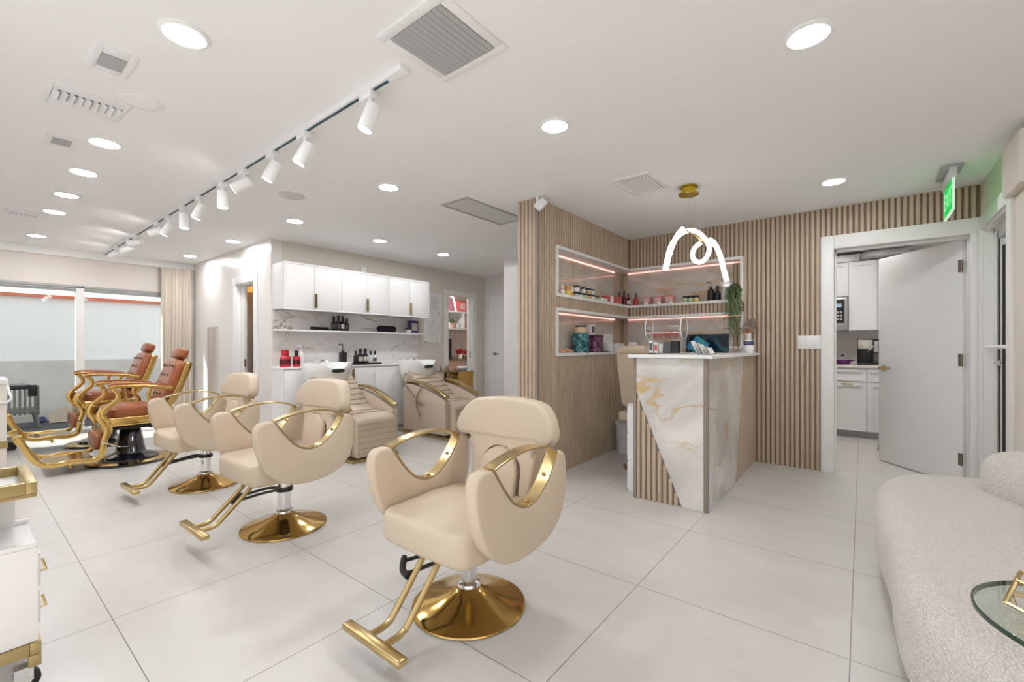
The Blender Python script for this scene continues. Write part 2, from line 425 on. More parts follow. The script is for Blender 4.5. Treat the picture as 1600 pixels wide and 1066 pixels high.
# kitchen doorway
m = M().box(-.296, -.198, 4.908, 4.95, 0, 2.142).box(-.198, .72, 4.908, 4.95, 2.02, 2.142).box(.662, .72, 4.908, 4.95, 0, 2.02)
struct('trim_2', m, 'white', bev=.004)
m = M().box(-.216, -.198, 4.935, 5.14, 0, 2.03).box(.662, .68, 4.935, 5.14, 0, 2.03).box(-.198, .662, 4.935, 5.14, 2.02, 2.037).box(-.198, -.185, 5.02, 5.06, 0, 2.02).box(-.198, .662, 5.02, 5.06, 2.005, 2.02)
struct('trim_3', m, 'white')
ang = math.atan2(5.77 - 5.105, .147 - .655); DW = math.hypot(5.77 - 5.105, .147 - .655)
d = struct('door_1', M().box(0, DW, -.02, .02, .012, 2.015), 'lac', bev=.003); d.location = (.655, 5.105, 0); d.rotation_euler = (0, 0, ang)
for z in (.22, 1.03, 1.80):
    h = obj('hinge', M().box(-.004, .028, .018, .026, z - .05, z + .05).cyl((0, .026, z - .05), (0, .026, z + .05), .008), 'bronze', d)
for s in (1, -1):
    hd = M().lathe([(.0, 0), (.028, 0), (.028, .008), (.010, .010), (.010, .045)], (0, 0, 0), 20).xf(RT((DW - .06, s * .02, .93), (-PI / 2 * s, 0, 0)))
    hd.strip(spline([(DW - .06, s * .058, .93), (DW - .10, s * .062, .93), (DW - .175, s * .056, .93)], 4), .018, .012, (0, 0, 1))
    obj('lever_handle', hd, 'goldl', d)
t = thing('light_switch', 'white four gang rocker switch plate on the slat wall beside the kitchen doorway', 'light switch', (-.385, 4.928, 1.182))
obj('switch_plate', M().box(-.09, .09, -.008, .001, -.062, .062), 'white2', t, bev=.003)
for i in range(3): obj('rocker', M().box(-.066 + i * .046, -.026 + i * .046 - .004, -.013, -.007, -.035, .035), 'lac', t, bev=.002)

# right wall with the glass entrance door
m = M()
for a0, a1, z0, z1 in cells(3.62, 5.13, 0, CZ, [(4.06, 4.85, 0, 2.03)]): m.box(.72, .90, a0, a1, z0, z1)
struct('wall_right', m, 'beige')
m = M().box(.90, 2.4, 3.62, 3.74, 0, CZ).box(2.2, 2.32, -1.6, 3.62, 0, CZ)
struct('wall_right_recess', m, 'beige')
m = M().box(.70, .722, 3.955, 4.06, 0, 2.13).box(.70, .722, 4.06, 4.85, 2.03, 2.13).box(.70, .722, 4.85, 4.905, 0, 2.13)
m.box(.72, .90, 4.05, 4.072, 0, 2.03).box(.72, .90, 4.838, 4.86, 0, 2.03).box(.72, .90, 4.06, 4.85, 2.018, 2.04).box(.775, .79, 4.815, 4.84, 0, 2.02).box(.775, .79, 4.07, 4.84, 1.99, 2.02)
struct('trim_4', m, 'white', bev=.003)
struct('trim_5', M().box(.672, .722, 3.62, 3.985, 2.04, 2.34), 'beige', bev=.012)
d = bpy.data.objects.new('door_2', None); COL.objects.link(d); d['kind'] = 'structure'; d.location = (.825, 4.455, 0)
m = M().box(-.022, .022, -.375, -.28, .02, 2.0).box(-.022, .022, .28, .375, .02, 2.0).box(-.022, .022, -.28, .28, 1.88, 2.0).box(-.022, .022, -.28, .28, .02, .24)
obj('door_frame', m, 'white', d, bev=.004)
obj('pane', M().box(-.004, .004, -.28, .28, .24, 1.88), 'pane', d)
obj('door_gasket', M().box(-.026, -.0, .375, .382, .02, 2.0).box(-.025, .0, .274, .282, .24, 1.88).box(-.025, .0, -.282, -.274, .24, 1.88), 'rubber', d)
obj('push_bar', M().tube(spline([(-.02, .33, 1.14), (-.085, .33, 1.14), (-.095, .31, 1.14), (-.095, -.30, 1.14), (-.085, -.32, 1.14), (-.02, -.32, 1.14)], 3), .013), 'white2', d)
obj('lock', M().cyl((-.022, .33, 1.02), (-.045, .33, 1.02), .022).cyl((-.045, .33, 1.02), (-.06, .33, 1.02), .008), 'chrome', d)
obj('door_closer', M().box(-.075, -.022, -.22, .10, 1.90, 1.965).cyl((-.05, -.05, 1.965), (-.05, -.05, 1.985), .012).box(-.06, -.045, -.05, .20, 1.972, 1.985), 'steel', d, bev=.004)

# wash wall, hall, door wall, window wall
m = M()
for a0, a1, z0, z1 in cells(2.40, 5.98, 0, CZ, [(5.08, 5.66, 0, 2.0)]): m.box(-5.5, -5.38, a0, a1, z0, z1)
struct('wall_wash', m, 'beige')
m = M().box(-5.392, -5.365, 5.0, 5.08, 0, 2.08).box(-5.392, -5.365, 5.66, 5.76, 0, 2.08).box(-5.392, -5.365, 5.08, 5.66, 2.0, 2.08).box(-5.5, -5.38, 5.066, 5.082, 0, 2.0).box(-5.5, -5.38, 5.65, 5.662, 0, 2.0)
m.box(-5.46, -5.42, 5.625, 5.66, 0, 2.0)
struct('trim_6', m, 'white', bev=.003)
t = tag(obj('door_latch', M().box(-5.417, -5.412, 5.628, 5.648, .94, 1.06), 'bronze'), 'dark metal latch on the edge of the pocket door by the wash stations', 'latch')
struct('wall_hall', M().box(-5.5, -3.95, 5.98, 6.1, 0, CZ).box(-4.0, -2.356, 4.86, 4.98, 0, CZ).box(-4.0, -3.88, 4.98, 5.98, 0, CZ), 'wallw')
m = M().box(-5.30, -5.24, 5.955, 5.985, 0, 2.12).box(-5.24, -4.3, 5.955, 5.985, 2.05, 2.12).box(-4.36, -4.3, 5.955, 5.985, 0, 2.05)
struct('trim_7', m, 'white', bev=.003)
d = struct('door_3', M().box(-5.238, -4.362, 5.958, 5.979, .01, 2.048), 'lac')
obj('lever_handle', M().lathe([(.0, 0), (.028, 0), (.028, .008), (.010, .010), (.010, .045)], (0, 0, 0), 16).xf(RT((-5.11, 5.958, 1.015), (PI / 2, 0, 0))).cyl((-5.11, 5.915, 1.015), (-5.0, 5.915, 1.015), .010, n=8), 'bronze', d)
m = M()
for a0, a1, z0, z1 in cells(-8.06, -5.38, 0, CZ, [(-6.40, -5.825, 0, 1.945)]): m.box(a0, a1, 2.28, 2.40, z0, z1)
struct('wall_door', m, 'wallw')
m = M().box(-6.49, -6.40, 2.262, 2.29, 0, 2.035).box(-5.825, -5.735, 2.262, 2.29, 0, 2.035).box(-6.40, -5.825, 2.262, 2.29, 1.945, 2.035).box(-6.40, -6.385, 2.28, 2.41, 0, 1.945).box(-5.84, -5.825, 2.28, 2.41, 0, 1.945).box(-6.40, -5.825, 2.28, 2.41, 1.93, 1.945)
m.box(-6.385, -6.285, 2.325, 2.365, 0, 1.93)
struct('trim_8', m, 'white', bev=.003)
t = tag(obj('door_latch', M().box(-6.284, -6.280, 2.333, 2.357, .88, .98), 'bronze'), 'small dark latch plate on the pocket door edge beside the tall mirror', 'latch')
m = M()
for a0, a1, z0, z1 in cells(-1.0, 2.40, 0, CZ, [(-.62, 1.95, 0, 1.94)]): m.box(-8.2, -8.06, a0, a1, z0, z1)
struct('wall_window', m, 'pinkwall')
struct('trim_9', M().box(-8.06, -8.005, -.7, 2.28, 2.30, CZ), 'ceil', bev=.004)
struct('wall_front', M().box(-8.2, -2.6, -.82, -.70, 0, CZ), 'wallw')
struct('wall_side_room', M().box(-8.2, -5.5, 3.1, 3.2, 0, CZ).box(-5.62, -5.5, 2.40, 3.1, 0, CZ).box(-8.2, -8.1, 2.4, 3.1, 0, CZ), 'wallw')
struct('wall_wash_room', M().box(-7.5, -7.4, 4.5, 7.5, 0, CZ).box(-7.4, -5.5, 4.5, 4.6, 0, CZ).box(-7.4, -5.4, 7.4, 7.5, 0, CZ).box(-5.5, -5.4, 6.1, 7.4, 0, CZ), 'pinkwall')
struct('wall_kitchen', M().box(-1.7, 1.3, 7.62, 7.72, 0, CZ).box(-1.7, -1.6, 5.13, 7.62, 0, CZ).box(1.2, 1.3, 5.13, 7.62, 0, CZ).box(-2.356, -1.6, 5.12, 5.2, 0, CZ), 'wallw')
# sliding window
w = bpy.data.objects.new('window_1', None); COL.objects.link(w); w['kind'] = 'structure'
m = M().box(-8.16, -8.06, -.62, 1.95, 1.915, 1.942).box(-8.15, -8.075, -.62, 1.95, 1.89, 1.916).box(-8.14, -8.09, -.62, 1.95, 1.868, 1.892).box(-8.16, -8.06, -.62, 1.95, 0, .045).box(-8.16, -8.06, 1.90, 1.95, 0, 1.92)
obj('window_frame', m, 'grey', w)
obj('mullion', M().box(-8.13, -8.06, .985, 1.065, .045, 1.93), 'white', w, bev=.003)
obj('pane', M().box(-8.115, -8.109, -.6, .985, .045, 1.87), 'pane', w); obj('pane', M().box(-8.125, -8.119, 1.065, 1.90, .045, 1.87), 'pane', w)

# outside the window: pavement and the neighbouring garden wall
struct('ground_outside', M().box(-13, -8.2, -9, 9, -.14, -.02), 'kerb')
tag(single('paving_strip', M().box(-9.85, -8.9, -6, 6, -.02, .0), 'paving', 'dark paved strip along the foot of the wall outside the window', 'paving'), 'dark paved strip along the foot of the wall outside the window', 'paving')
g = struct('wall_outside', M().box(-10.1, -9.9, -8, 8, 0, .92).box(-10.1, -9.93, -8, 8, .92, 1.90), 'shade')
obj('base_band', M().box(-9.935, -9.885, -8, 8, 0, .925), 'kerb', g); obj('wall_cap', M().box(-10.12, -9.86, -8, 8, 1.90, 1.945), 'orange', g)

# curtain
m = M(); n = 90; prof = []
for i in range(n + 1):
    u = i / n; y = 1.86 + .385 * u; x = -7.975 + .030 * math.sin(u * 2 * PI * 9) + .012 * math.sin(u * 37)
    prof.append((x, y))
R = []
for z, k, dy in ((.03, 1.05, .012), (.6, 1., .006), (1.3, .97, 0), (2.0, .85, 0), (2.295, .55, 0)):
    R.append([(-7.975 + (x + 7.975) * k, y + dy * math.sin(i * .21), z) for i, (x, y) in enumerate(prof)] + [(-7.981 + (x + 7.975) * k, y + dy * math.sin(i * .21), z) for i, (x, y) in list(enumerate(prof))[::-1]])
single('curtain', M().rings(R), 'curtain', 'cream pleated floor length curtain beside the sliding window', 'curtain', ang=80)
# ------------------------------------------------------------------ salon chair
def salon_chair(label, loc, rz=0., lift=0., fl=0., group='cream salon chairs in a row'):
    t = thing('salon_chair', label, 'salon chair', loc, rz, group)
    obj('base', M().lathe([(.0, 0), (.246, 0), (.25, .004), (.248, .010), (.236, .015), (.19, .026), (.14, .041), (.09, .061), (.062, .077), (.05, .09), (0, .09)], n=64), 'goldd', t)
    obj('column', M().lathe([(.0, .085), (.050, .085), (.053, .093), (.050, .104), (.040, .110), (.036, .115), (.036, .285 + lift), (.055, .29 + lift), (.055, .318 + lift), (0, .318 + lift)], n=28), 'chrome', t)
    L = lift
    # foot pump lever
    m = M().tube(spline([(-.05, -.02, .238), (-.12, -.06, .228), (-.20, -.14, .198), (-.225, -.18, .192)], 4), .0085).tube(spline([(.0, -.045, .238), (-.045, -.12, .226), (-.105, -.215, .20), (-.125, -.24, .194)], 4), .0085)
    lv = obj('pump_lever', m.lathe([(.038, .226), (.050, .226), (.050, .250), (.038, .250)], n=20), 'black', t)
    obj('pedal', M().tube(spline([(-.255, -.155, .188), (-.205, -.20, .190), (-.155, -.238, .192), (-.10, -.255, .194)], 4), .014), 'rubber', lv)
    # seat
    ol = [(-.257, .23), (-.262, 0), (-.262, -.20), (-.25, -.275), (-.20, -.296), (0, -.305), (.20, -.296), (.25, -.275), (.262, -.20), (.262, 0), (.257, .23)]
    m = M().prism(ol, 'z', .318 + L, .452 + L).warp(lambda x, y, z: (x, y, z + (.012 - .10 * x * x - .06 * (y + .03) ** 2 if z > .4 + L else 0) - (.010 if z > .4 + L and y < -.26 else 0)))
    obj('seat', m, 'leather', t, bev=.030, seg=4)
    # arms with the half-moon cut-out
    notch = spline([(-.205, .690), (-.150, .610), (-.085, .540), (-.010, .507), (.060, .517), (.125, .562), (.178, .625), (.214, .680)], 4)
    out = spline([(.232, .684), (.262, .676), (.282, .645), (.287, .57), (.282, .49), (.258, .42), (.205, .362), (.125, .325), (.02, .308), (-.08, .312), (-.165, .340), (-.235, .400), (-.275, .47), (-.298, .55), (-.306, .625), (-.300, .665), (-.275, .690), (-.235, .695)], 3)
    for s in (-1, 1):
        a, b = (.268, .330) if s > 0 else (-.330, -.268)
        ar = obj('arm', M().prism([(y, z + L) for y, z in notch + out], 'x', a, b), 'leather', t, bev=.014, seg=3)
        arch = spline([(.214, .680), (.14, .712), (.04, .728), (-.07, .722), (-.15, .706), (-.205, .690)], 4)
        ring = [(s * .299, y, z + L + .002) for y, z in notch] ; top = [(s * .299, y, z + L + .002) for y, z in arch]
        obj('arm_frame', M().strip(ring, .058, .007).strip(top, .058, .010), 'goldl', ar, bev=.0015, seg=1)
        for y, z in ((.15, .587), (.03, .505)): obj('screw', M().ell((s * .299, y - .004, z + L + .010), .009, .008, .008, 10, 6), 'goldl', ar)
    # back: mushroom-shaped head on a stem, with a raised lumbar pad
    hd = [(-.175, .42), (-.190, .55), (-.198, .655), (-.215, .690), (-.262, .692), (-.292, .712), (-.300, .748), (-.280, .80), (-.235, .855), (-.165, .882), (0, .892)]
    hd = spline(hd, 3); full = hd + [(-x, z) for x, z in hd[-2::-1]]
    tilt = lambda x, y, z: (x, y + .16 * (z - .42 - L) - .42 * x * x * (1. if z > .66 + L else .3), z)
    m = M().prism([(x, z + L) for x, z in full], 'y', .195, .275).warp(tilt)
    bk = obj('backrest', m, 'leather', t, bev=.020, seg=3)
    def arch_pts(w, z0, z1, k=10): return [(-w, z0)] + [(-w * math.cos(PI * i / k), z1 - w + w * 1.0 * math.sin(PI * i / k)) for i in range(k + 1)] + [(w, z0)]
    pd = M().prism([(x, z + L) for x, z in arch_pts(.112, .43, .660)], 'y', .163, .215).warp(lambda x, y, z: (x, y + .16 * (z - .42 - L), z))
    obj('lumbar_pad', pd, 'leather2', bk, bev=.012, seg=3)
    obj('piping', M().tube([(x, .190 + .16 * (z - .42), z + L) for x, z in arch_pts(.117, .45, .665)], .0065, 6), 'pipe', bk)
    # T-bar foot rest on two bent tubes
    f = bpy.data.objects.new('footrest', None); COL.objects.link(f); f.parent = t
    for k, sx in enumerate((-.045, .045)):
        obj('tube', M().tube(spline([(sx, -.19, .325 + L), (sx, -.225, .275 + L * .8), (sx, -.365, .115 + L * .3 + fl), (sx, -.388, .095 + L * .2 + fl), (sx, -.42, .086 + L * .1 + fl), (sx, -.475, .086 + L * .1 + fl)], 5), .0125, 10), 'goldl', f)
    obj('bar', M().box(-.172, .172, -.512, -.468, .072 + L * .1 + fl, .100 + L * .1 + fl), 'goldl', f, bev=.010, seg=3)
    return t
salon_chair('cream salon chair nearest the viewer, in front of the reception counter', (-1.365, 1.415, 0))
salon_chair('middle of the three cream salon chairs, its black pump lever pointing left', (-2.885, 1.305, 0), math.radians(1), .03, .045)
salon_chair('farthest of the three cream salon chairs, next to the brown barber chairs', (-4.275, 1.295, 0), math.radians(2), .02)

# ------------------------------------------------------------------ barber chair
def barber(label, loc, lift=0., rz=0.):
    t = thing('barber_chair', label, 'barber chair', loc, rz, 'brown and gold barber chairs')
    L = lift
    obj('base', M().lathe([(0, 0), (.335, 0), (.34, .008), (.33, .02), (.27, .030), (0, .034)], n=56), 'goldy', t)
    obj('base_rim', M().lathe([(.325, 0), (.345, 0), (.347, .012), (.330, .023)], n=56), 'blackg', t)
    pr = M(); R = []
    for r, z in ((.235, .03), (.232, .045), (.17, .07), (.125, .085), (.118, .10), (.078, .34 + L), (.06, .37 + L)):
        R.append([((r * (1 - (.05 if .08 < z < .36 + L and i % 4 == 0 else 0))) * math.cos(2 * PI * i / 48), (r * (1 - (.05 if .08 < z < .36 + L and i % 4 == 0 else 0))) * math.sin(2 * PI * i / 48), z) for i in range(48)])
    obj('pedestal', pr.rings(R), 'blackg', t)
    lv = obj('lever', M().tube([(.10, -.02, .15), (.26, -.13, .19), (.30, -.26, .26 + L)], .008), 'chrome', t)
    obj('mechanism', M().box(-.16, .16, -.20, .20, .335 + L, .385 + L).cyl((-.2, -.16, .33 + L), (.2, -.16, .33 + L), .012).cyl((-.22, .12, .345 + L), (.22, .12, .345 + L), .014), 'black', t)
    # seat
    m = M().box(-.275, .275, -.205, .245, .385 + L, .470 + L).box(-.285, .285, -.225, -.19, .40 + L, .455 + L)
    obj('seat_frame', m, 'goldy', t, bev=.012, seg=3)
    obj('seat', M().ell((0, .01, .505 + L), .255, .235, .066, 32, 12, .45), 'brown', t)
    # front pedestal frame + foot rest, one rail on each side
    side = spline([(-.235, .555), (-.262, .49), (-.225, .42), (-.205, .36), (-.232, .27), (-.245, .17), (-.262, .115), (-.34, .095), (-.46, .108), (-.56, .100), (-.64, .125), (-.69, .185), (-.735, .285), (-.782, .385)], 4)
    fr = bpy.data.objects.new('footrest', None); COL.objects.link(fr); fr.parent = t
    wd = [1.25 if p[1] > .33 else (.95 if p[1] > .14 else .8) for p in side]
    for s in (-1, 1): obj('rail', M().strip([(s * .235, y, z + L) for y, z in side], .034, .052, ws=wd), 'goldy', fr, bev=.006, seg=2)
    obj('tread_plate', M().box(-.225, .225, -.60, -.30, .098 + L, .112 + L).cyl((-.1, -.44, .03 + L), (-.1, -.44, .1 + L), .012).cyl((.1, -.44, .03 + L), (.1, -.44, .1 + L), .012).cyl((-.1, -.44, .028 + L), (-.1, -.44, .04 + L), .024), 'goldd', fr)
    tp = M().box(-.235, .235, -.012, .012, -.065, .065).xf(RT((0, -.745, .315 + L), (.42, 0, 0)))
    obj('toe_plate', tp, 'goldy', fr, bev=.004)
    obj('calf_pad', M().ell((0, -.262, .250 + L), .19, .035, .085, 24, 10, .45), 'brown', t)
    obj('calf_plate', M().box(-.21, .21, -.238, -.222, .14 + L, .40 + L), 'goldy', t, bev=.004)
    # arms
    for s in (-1, 1):
        a = bpy.data.objects.new('arm', None); COL.objects.link(a); a.parent = t
        pa = spline([(-.215, .758), (-.19, .776), (-.06, .778), (.10, .765), (.20, .748), (.27, .735)], 5)
        obj('arm_rail', M().strip([(s * .30, y, z + L - .012) for y, z in pa], .052, .030), 'goldy', a, bev=.007, seg=2)
        obj('arm_pad', M().strip([(s * .30, y, z + L + .010) for y, z in pa[1:-3]], .058, .020), 'brown', a, bev=.008, seg=2)
        fp = spline([(-.185, .752), (-.150, .70), (-.150, .645), (-.195, .595), (-.245, .545), (-.250, .50), (-.215, .455)], 5)
        obj('front_post', M().strip([(s * .295, y, z + L) for y, z in fp], .036, .040), 'goldy', a, bev=.006, seg=2)
        rp = spline([(.115, .750), (.085, .70), (.085, .64), (.12, .59), (.13, .52), (.15, .45)], 4)
        obj('rear_post', M().strip([(s * .295, y, z + L) for y, z in rp], .034, .034), 'goldy', a, bev=.006, seg=2)
    # back
    TB = RT((0, .235, .56 + L), (-.33, 0, 0))
    bk = obj('backrest', M().ell((0, 0, .235), .225, .052, .235, 32, 14, .42).xf(TB), 'browns', t)
    for r in range(4):
        for c in range(4 if r % 2 else 3):
            x = (c - (1.5 if r % 2 else 1.)) * .105; obj('button', M().ell((x, -.054, .085 + r * .1), .013, .007, .013, 10, 6).xf(TB), 'pipe', bk)
    bf = M().strip(spline([(.01, -.03), (.055, .06), (.075, .25), (.075, .45), (.055, .47)], 4) and [(0, y, z) for y, z in spline([(.02, -.05), (.062, .06), (.068, .25), (.062, .45)], 4)], .40, .022)
    for s in (-1, 1): bf.strip([(s * .215, y, z) for y, z in spline([(-.01, -.06), (.035, .03), (.058, .20), (.055, .46)], 5)], .045, .06)
    obj('back_frame', bf.xf(TB), 'goldy', t, bev=.005)
    hr = obj('headrest', M().ell((0, .005, .535), .135, .052, .058, 28, 12, .5).xf(TB), 'brown', t)
    obj('post', M().box(-.05, .05, .03, .05, .42, .52).xf(TB), 'goldy', hr)
    return t
barber('brown leather barber chair nearer the viewer, gold foot rest and black pedestal', (-5.78, 1.10, 0))
barber('brown leather barber chair beside the window, behind the other barber chair', (-7.05, 1.10, 0), .06)

# ------------------------------------------------------------------ backwash units (face -y, origin under the basin)
def wash_unit(label, loc, rz):
    t = thing('backwash_chair', label, 'shampoo chair', loc, rz, 'beige backwash chairs with white basins')
    obj('base', M().box(-.27, .27, -.93, .10, .0, .03), 'goldp', t)
    prof = spline([(-.06, .06), (-.06, .60), (-.10, .655), (-.22, .655), (-.40, .625), (-.62, .565), (-.82, .500), (-.865, .47), (-.865, .30), (-.865, .06)], 1)
    for s in (-1, 1):
        sp = obj('side_panel', M().prism(prof, 'x', s * .235, s * .315), 'taupe2', t, bev=.012, seg=2)
        obj('stitching', M().tube(spline([(s * .3165, -.20, .64), (s * .3165, -.28, .52), (s * .3165, -.42, .44), (s * .3165, -.60, .41), (s * .3165, -.70, .43)], 6), .0035, 6), 'taupe', sp)
        arc = spline([(-.10, .668), (-.22, .690), (-.38, .682), (-.55, .645), (-.72, .585), (-.88, .520)], 5)
        obj('armrest', M().strip([(s * .275, y, z) for y, z in arc], .07, .026), 'goldl', t, bev=.006, seg=2)
    cu = [(-.03, .80), (-.06, .815), (-.12, .80), (-.24, .70), (-.40, .54), (-.50, .475), (-.62, .455), (-.80, .45), (-.90, .43), (-.945, .385), (-.955, .28), (-.96, .15), (-.955, .05), (-.80, .05), (-.70, .20), (-.40, .22), (-.20, .45), (-.03, .70)]
    ridge = []
    for i, (y, z) in enumerate(spline(cu[:13], 4)): ridge.append((y, z))
    obj('cushion', M().prism(ridge + cu[13:], 'x', -.232, .232), 'taupe', t, bev=.012, seg=2)
    q = M()
    for z in (.375, .315, .255, .195, .135, .09): q.tube([(-.232, -.957 - (.003 if z < .2 else 0), z), (0, -.9605, z), (.232, -.957 - (.003 if z < .2 else 0), z)], .0045, 6)
    for y, z in ((-.165, .768), (-.22, .724), (-.275, .672), (-.33, .615), (-.385, .56), (-.44, .513), (-.60, .461), (-.74, .457)): q.tube([(-.232, y, z), (.232, y, z)], .0045, 6)
    obj('quilting', q, mat('quilting thread', (.43, .34, .255), .7) if 'quilting thread' not in bpy.data.materials else bpy.data.materials['quilting thread'], t)
    # basin: deep oval bowl with a neck notch at the front
    R = []
    for sc, z in ((.45, .56), (.62, .60), (.80, .72), (.95, .86), (1.0, .945), (.985, .957), (.955, .955), (.90, .90), (.72, .80), (.35, .765), (.05, .762)):
        ring = []
        for i in range(48):
            a = 2 * PI * i / 48; dx, dy = math.cos(a), math.sin(a)
            k = max(0, 1 - ((a - 1.5 * PI) / .55) ** 2)
            zz = z - (.075 * k if z > .88 else (.02 * k if z > .84 else 0)); ring.append((.285 * sc * dx, .02 + .235 * sc * dy, zz))
        R.append(ring)
    ba = obj('basin', M().rings(R), 'ceramic', t)
    obj('neck_rest', M().ell((0, -.205, .872), .075, .03, .022, 20, 8, .6), 'rubber', ba)
    obj('tap', M().cyl((.0, .20, .85), (0, .20, .965), .016).tube(spline([(0, .20, .955), (0, .15, .985), (0, .09, .965)], 4), .011).tube(spline([(-.10, .15, .84), (-.11, .13, .95), (-.07, .08, .985), (-.05, .05, .96)], 4), .012).cyl((.05, .2, .955), (.10, .18, .975), .007), 'chrome', ba)
    return t
wu = wash_unit('beige backwash chair with white basin, left one, behind the middle salon chair', (-4.795, 2.66, 0), PI / 2)
w2 = wash_unit('beige backwash chair with white basin, right one, dark hose on its side', (-4.80, 3.98, 0), PI / 2)
obj('hose', M().tube(spline([(-.21, -.02, .80), (-.335, -.10, .70), (-.335, -.30, .52), (-.335, -.42, .43), (-.335, -.47, .42)], 6), .009).tube(spline([(-.335, -.46, .62), (-.335, -.38, .53), (-.335, -.36, .40), (-.335, -.42, .28)], 6), .009).ell((-.335, -.425, .275), .014, .02, .018).ell((-.335, -.475, .42), .014, .024, .012), 'khaki', w2)
# ------------------------------------------------------------------ reception counter
t = thing('reception_counter', 'reception counter faced in onyx marble and oak slats with a white top', 'reception counter', (0, 0, 0))
obj('body', M().box(-1.335, -.846, 3.215, 4.912, .0, 1.056), 'trimb', t)
obj('worktop', M().box(-1.385, -.785, 3.15, 4.912, 1.058, 1.081), 'lac', t, bev=.003)
obj('marble_panel', M().prism([(-1.335, 1.056), (-.85, 1.056), (-.85, .002), (-.998, .002), (-1.335, .80)], 'y', 3.196, 3.2155), 'onyx', t)
obj('marble_panel', M().prism([(3.215, 1.056), (4.36, 1.056), (4.05, .002), (3.215, .002)], 'x', -.8465, -.828), 'onyx', t)
m = M(); x = -1.322
while x < -1.0:
    zt = .80 - (x + 1.335) * .80 / .337 - .012
    if zt > .03: rib_z(m, x, 3.199, .002, zt)
    x += .04
obj('slat_panel', m, 'rib', t)
m = M(); y = 4.07
while y < 4.90:
    z0 = .002 if y < 4.06 else max(.002, 0.0); zb = 1.056 if y > 4.372 else (y - 4.05 - .012) / .31 * 1.054
    if zb > .03: m.prism([(-.8465, y - .0145), (-.832, y - .0115), (-.832, y + .0115), (-.8465, y + .0145)], 'z', z0, zb)
    y += .04
obj('slat_panel', m, 'rib', t)
obj('edge_trim', M().box(-1.357, -1.335, 3.192, 3.24, 0, 1.056), 'trimb', t); obj('edge_trim', M().box(-.852, -.824, 3.190, 3.218, 0, 1.056), 'trimb', t)
t = thing('drawer_unit', 'white drawer unit tucked behind the left end of the reception counter', 'drawer unit', (-1.49, 3.50, 0))
obj('body', M().box(.045, .128, -.20, .28, .0, .675), 'lac', t, bev=.003); obj('top', M().box(.040, .128, -.205, .28, .676, .690), 'lac', t, bev=.002)
for k in range(3): obj('drawer_front', M().box(.031, .045, -.19, .27, .02 + k * .22, .23 + k * .22), 'lac', t, bev=.002)
# receptionist's chair
t = thing('desk_chair', 'cream padded desk chair behind the reception counter', 'chair', (-1.595, 4.02, 0), .0)
obj('backrest', M().prism(spline([(-.145, .60), (-.170, .75), (-.190, .95), (-.192, 1.08), (-.16, 1.135), (0, 1.145), (.16, 1.135), (.192, 1.08), (.190, .95), (.170, .75), (.145, .60), (0, .58)], 3, True), 'y', -.20, -.12).warp(lambda x, y, z: (x, y + .8 * x * x - .10 * (z - .6), z)), 'leather', t, bev=.022, seg=3)
obj('seat', M().box(-.205, .205, -.16, .30, .44, .54), 'leather', t, bev=.035, seg=3)
obj('base', M().lathe([(0, 0), (.20, 0), (.20, .012), (.06, .05), (.03, .07), (.03, .43), (0, .43)], n=32), 'goldl', t)
obj('headrest', M().tube([(-.15, -.19, 1.10), (0, -.20, 1.11), (.15, -.19, 1.10)], .048, 14), 'leather', t, bev=.012)
t = thing('waste_bin', 'pale grey waste bin by the slat wall behind the counter', 'bin', (-1.99, 4.52, 0))
obj('body', M().lathe([(0, 0), (.105, 0), (.128, .32), (.12, .32), (.10, .01), (0, .01)], n=32), 'greyl', t); obj('rim', M().lathe([(.120, .30), (.135, .305), (.137, .325), (.122, .33)], n=32), 'greyl', t)

# ------------------------------------------------------------------ bottles, jars and boxes
def bottle(name, label, cat, loc, r, h, body, cap, group=None, neck=.3, band=None, sq=False, pump=False):
    t = thing(name, label, cat, loc, 0, group); hb = h * (.62 if neck else .8)
    if sq: m = M().box(-r, r, -r * .8, r * .8, 0, hb); obj('body', m, body, t, bev=r * .18, seg=2)
    else: obj('body', M().lathe([(0, 0), (r * .95, 0), (r, r * .12), (r, hb * .9), (r * .85, hb), (r * (neck or .8), hb * 1.08), (r * (neck or .8), hb * 1.1), (0, hb * 1.1)], n=20), body, t)
    rc = r * (neck + .1 if neck else .97); z = hb * 1.09 if not sq else hb
    cp = obj('cap', M().lathe([(0, z), (rc, z), (rc, h * .9 if pump else h), (rc * .9, h), (0, h)] if not pump else [(0, z), (rc, z), (rc, z + .018), (r * .12, z + .02), (r * .12, h), (0, h)], n=16), cap, t)
    if pump: obj('nozzle', M().tube([(0, 0, h - .003), (-r * .5, -r * .3, h), (-r * 1.25, -r * .6, h - .006)], r * .17, 6), cap, cp)
    if band:
        if sq: obj('front_label', M().box(-r * .7, r * .7, -r * .8 - .001, -r * .8, hb * .2, hb * .75), band, t)
        else: obj('paper_label', M().lathe([(r * 1.012, hb * .25), (r * 1.015, hb * .26), (r * 1.015, hb * .72), (r * 1.012, hb * .73)], n=20), band, t)
    return t
def jar(label, loc, r, h, body, lid, group=None, band=None):
    t = thing('jar', label, 'jar', loc, 0, group)
    obj('body', M().lathe([(0, 0), (r * .95, 0), (r, .004), (r, h * .66), (r * .92, h * .7), (0, h * .7)], n=20), body, t)
    obj('lid', M().lathe([(0, h * .69), (r * 1.02, h * .69), (r * 1.02, h * .97), (r * .97, h), (0, h)], n=20), lid, t)
    if band: obj('paper_label', M().lathe([(r * 1.006, h * .15), (r * 1.012, h * .16), (r * 1.012, h * .55), (r * 1.006, h * .56)], n=20), band, t)
    return t
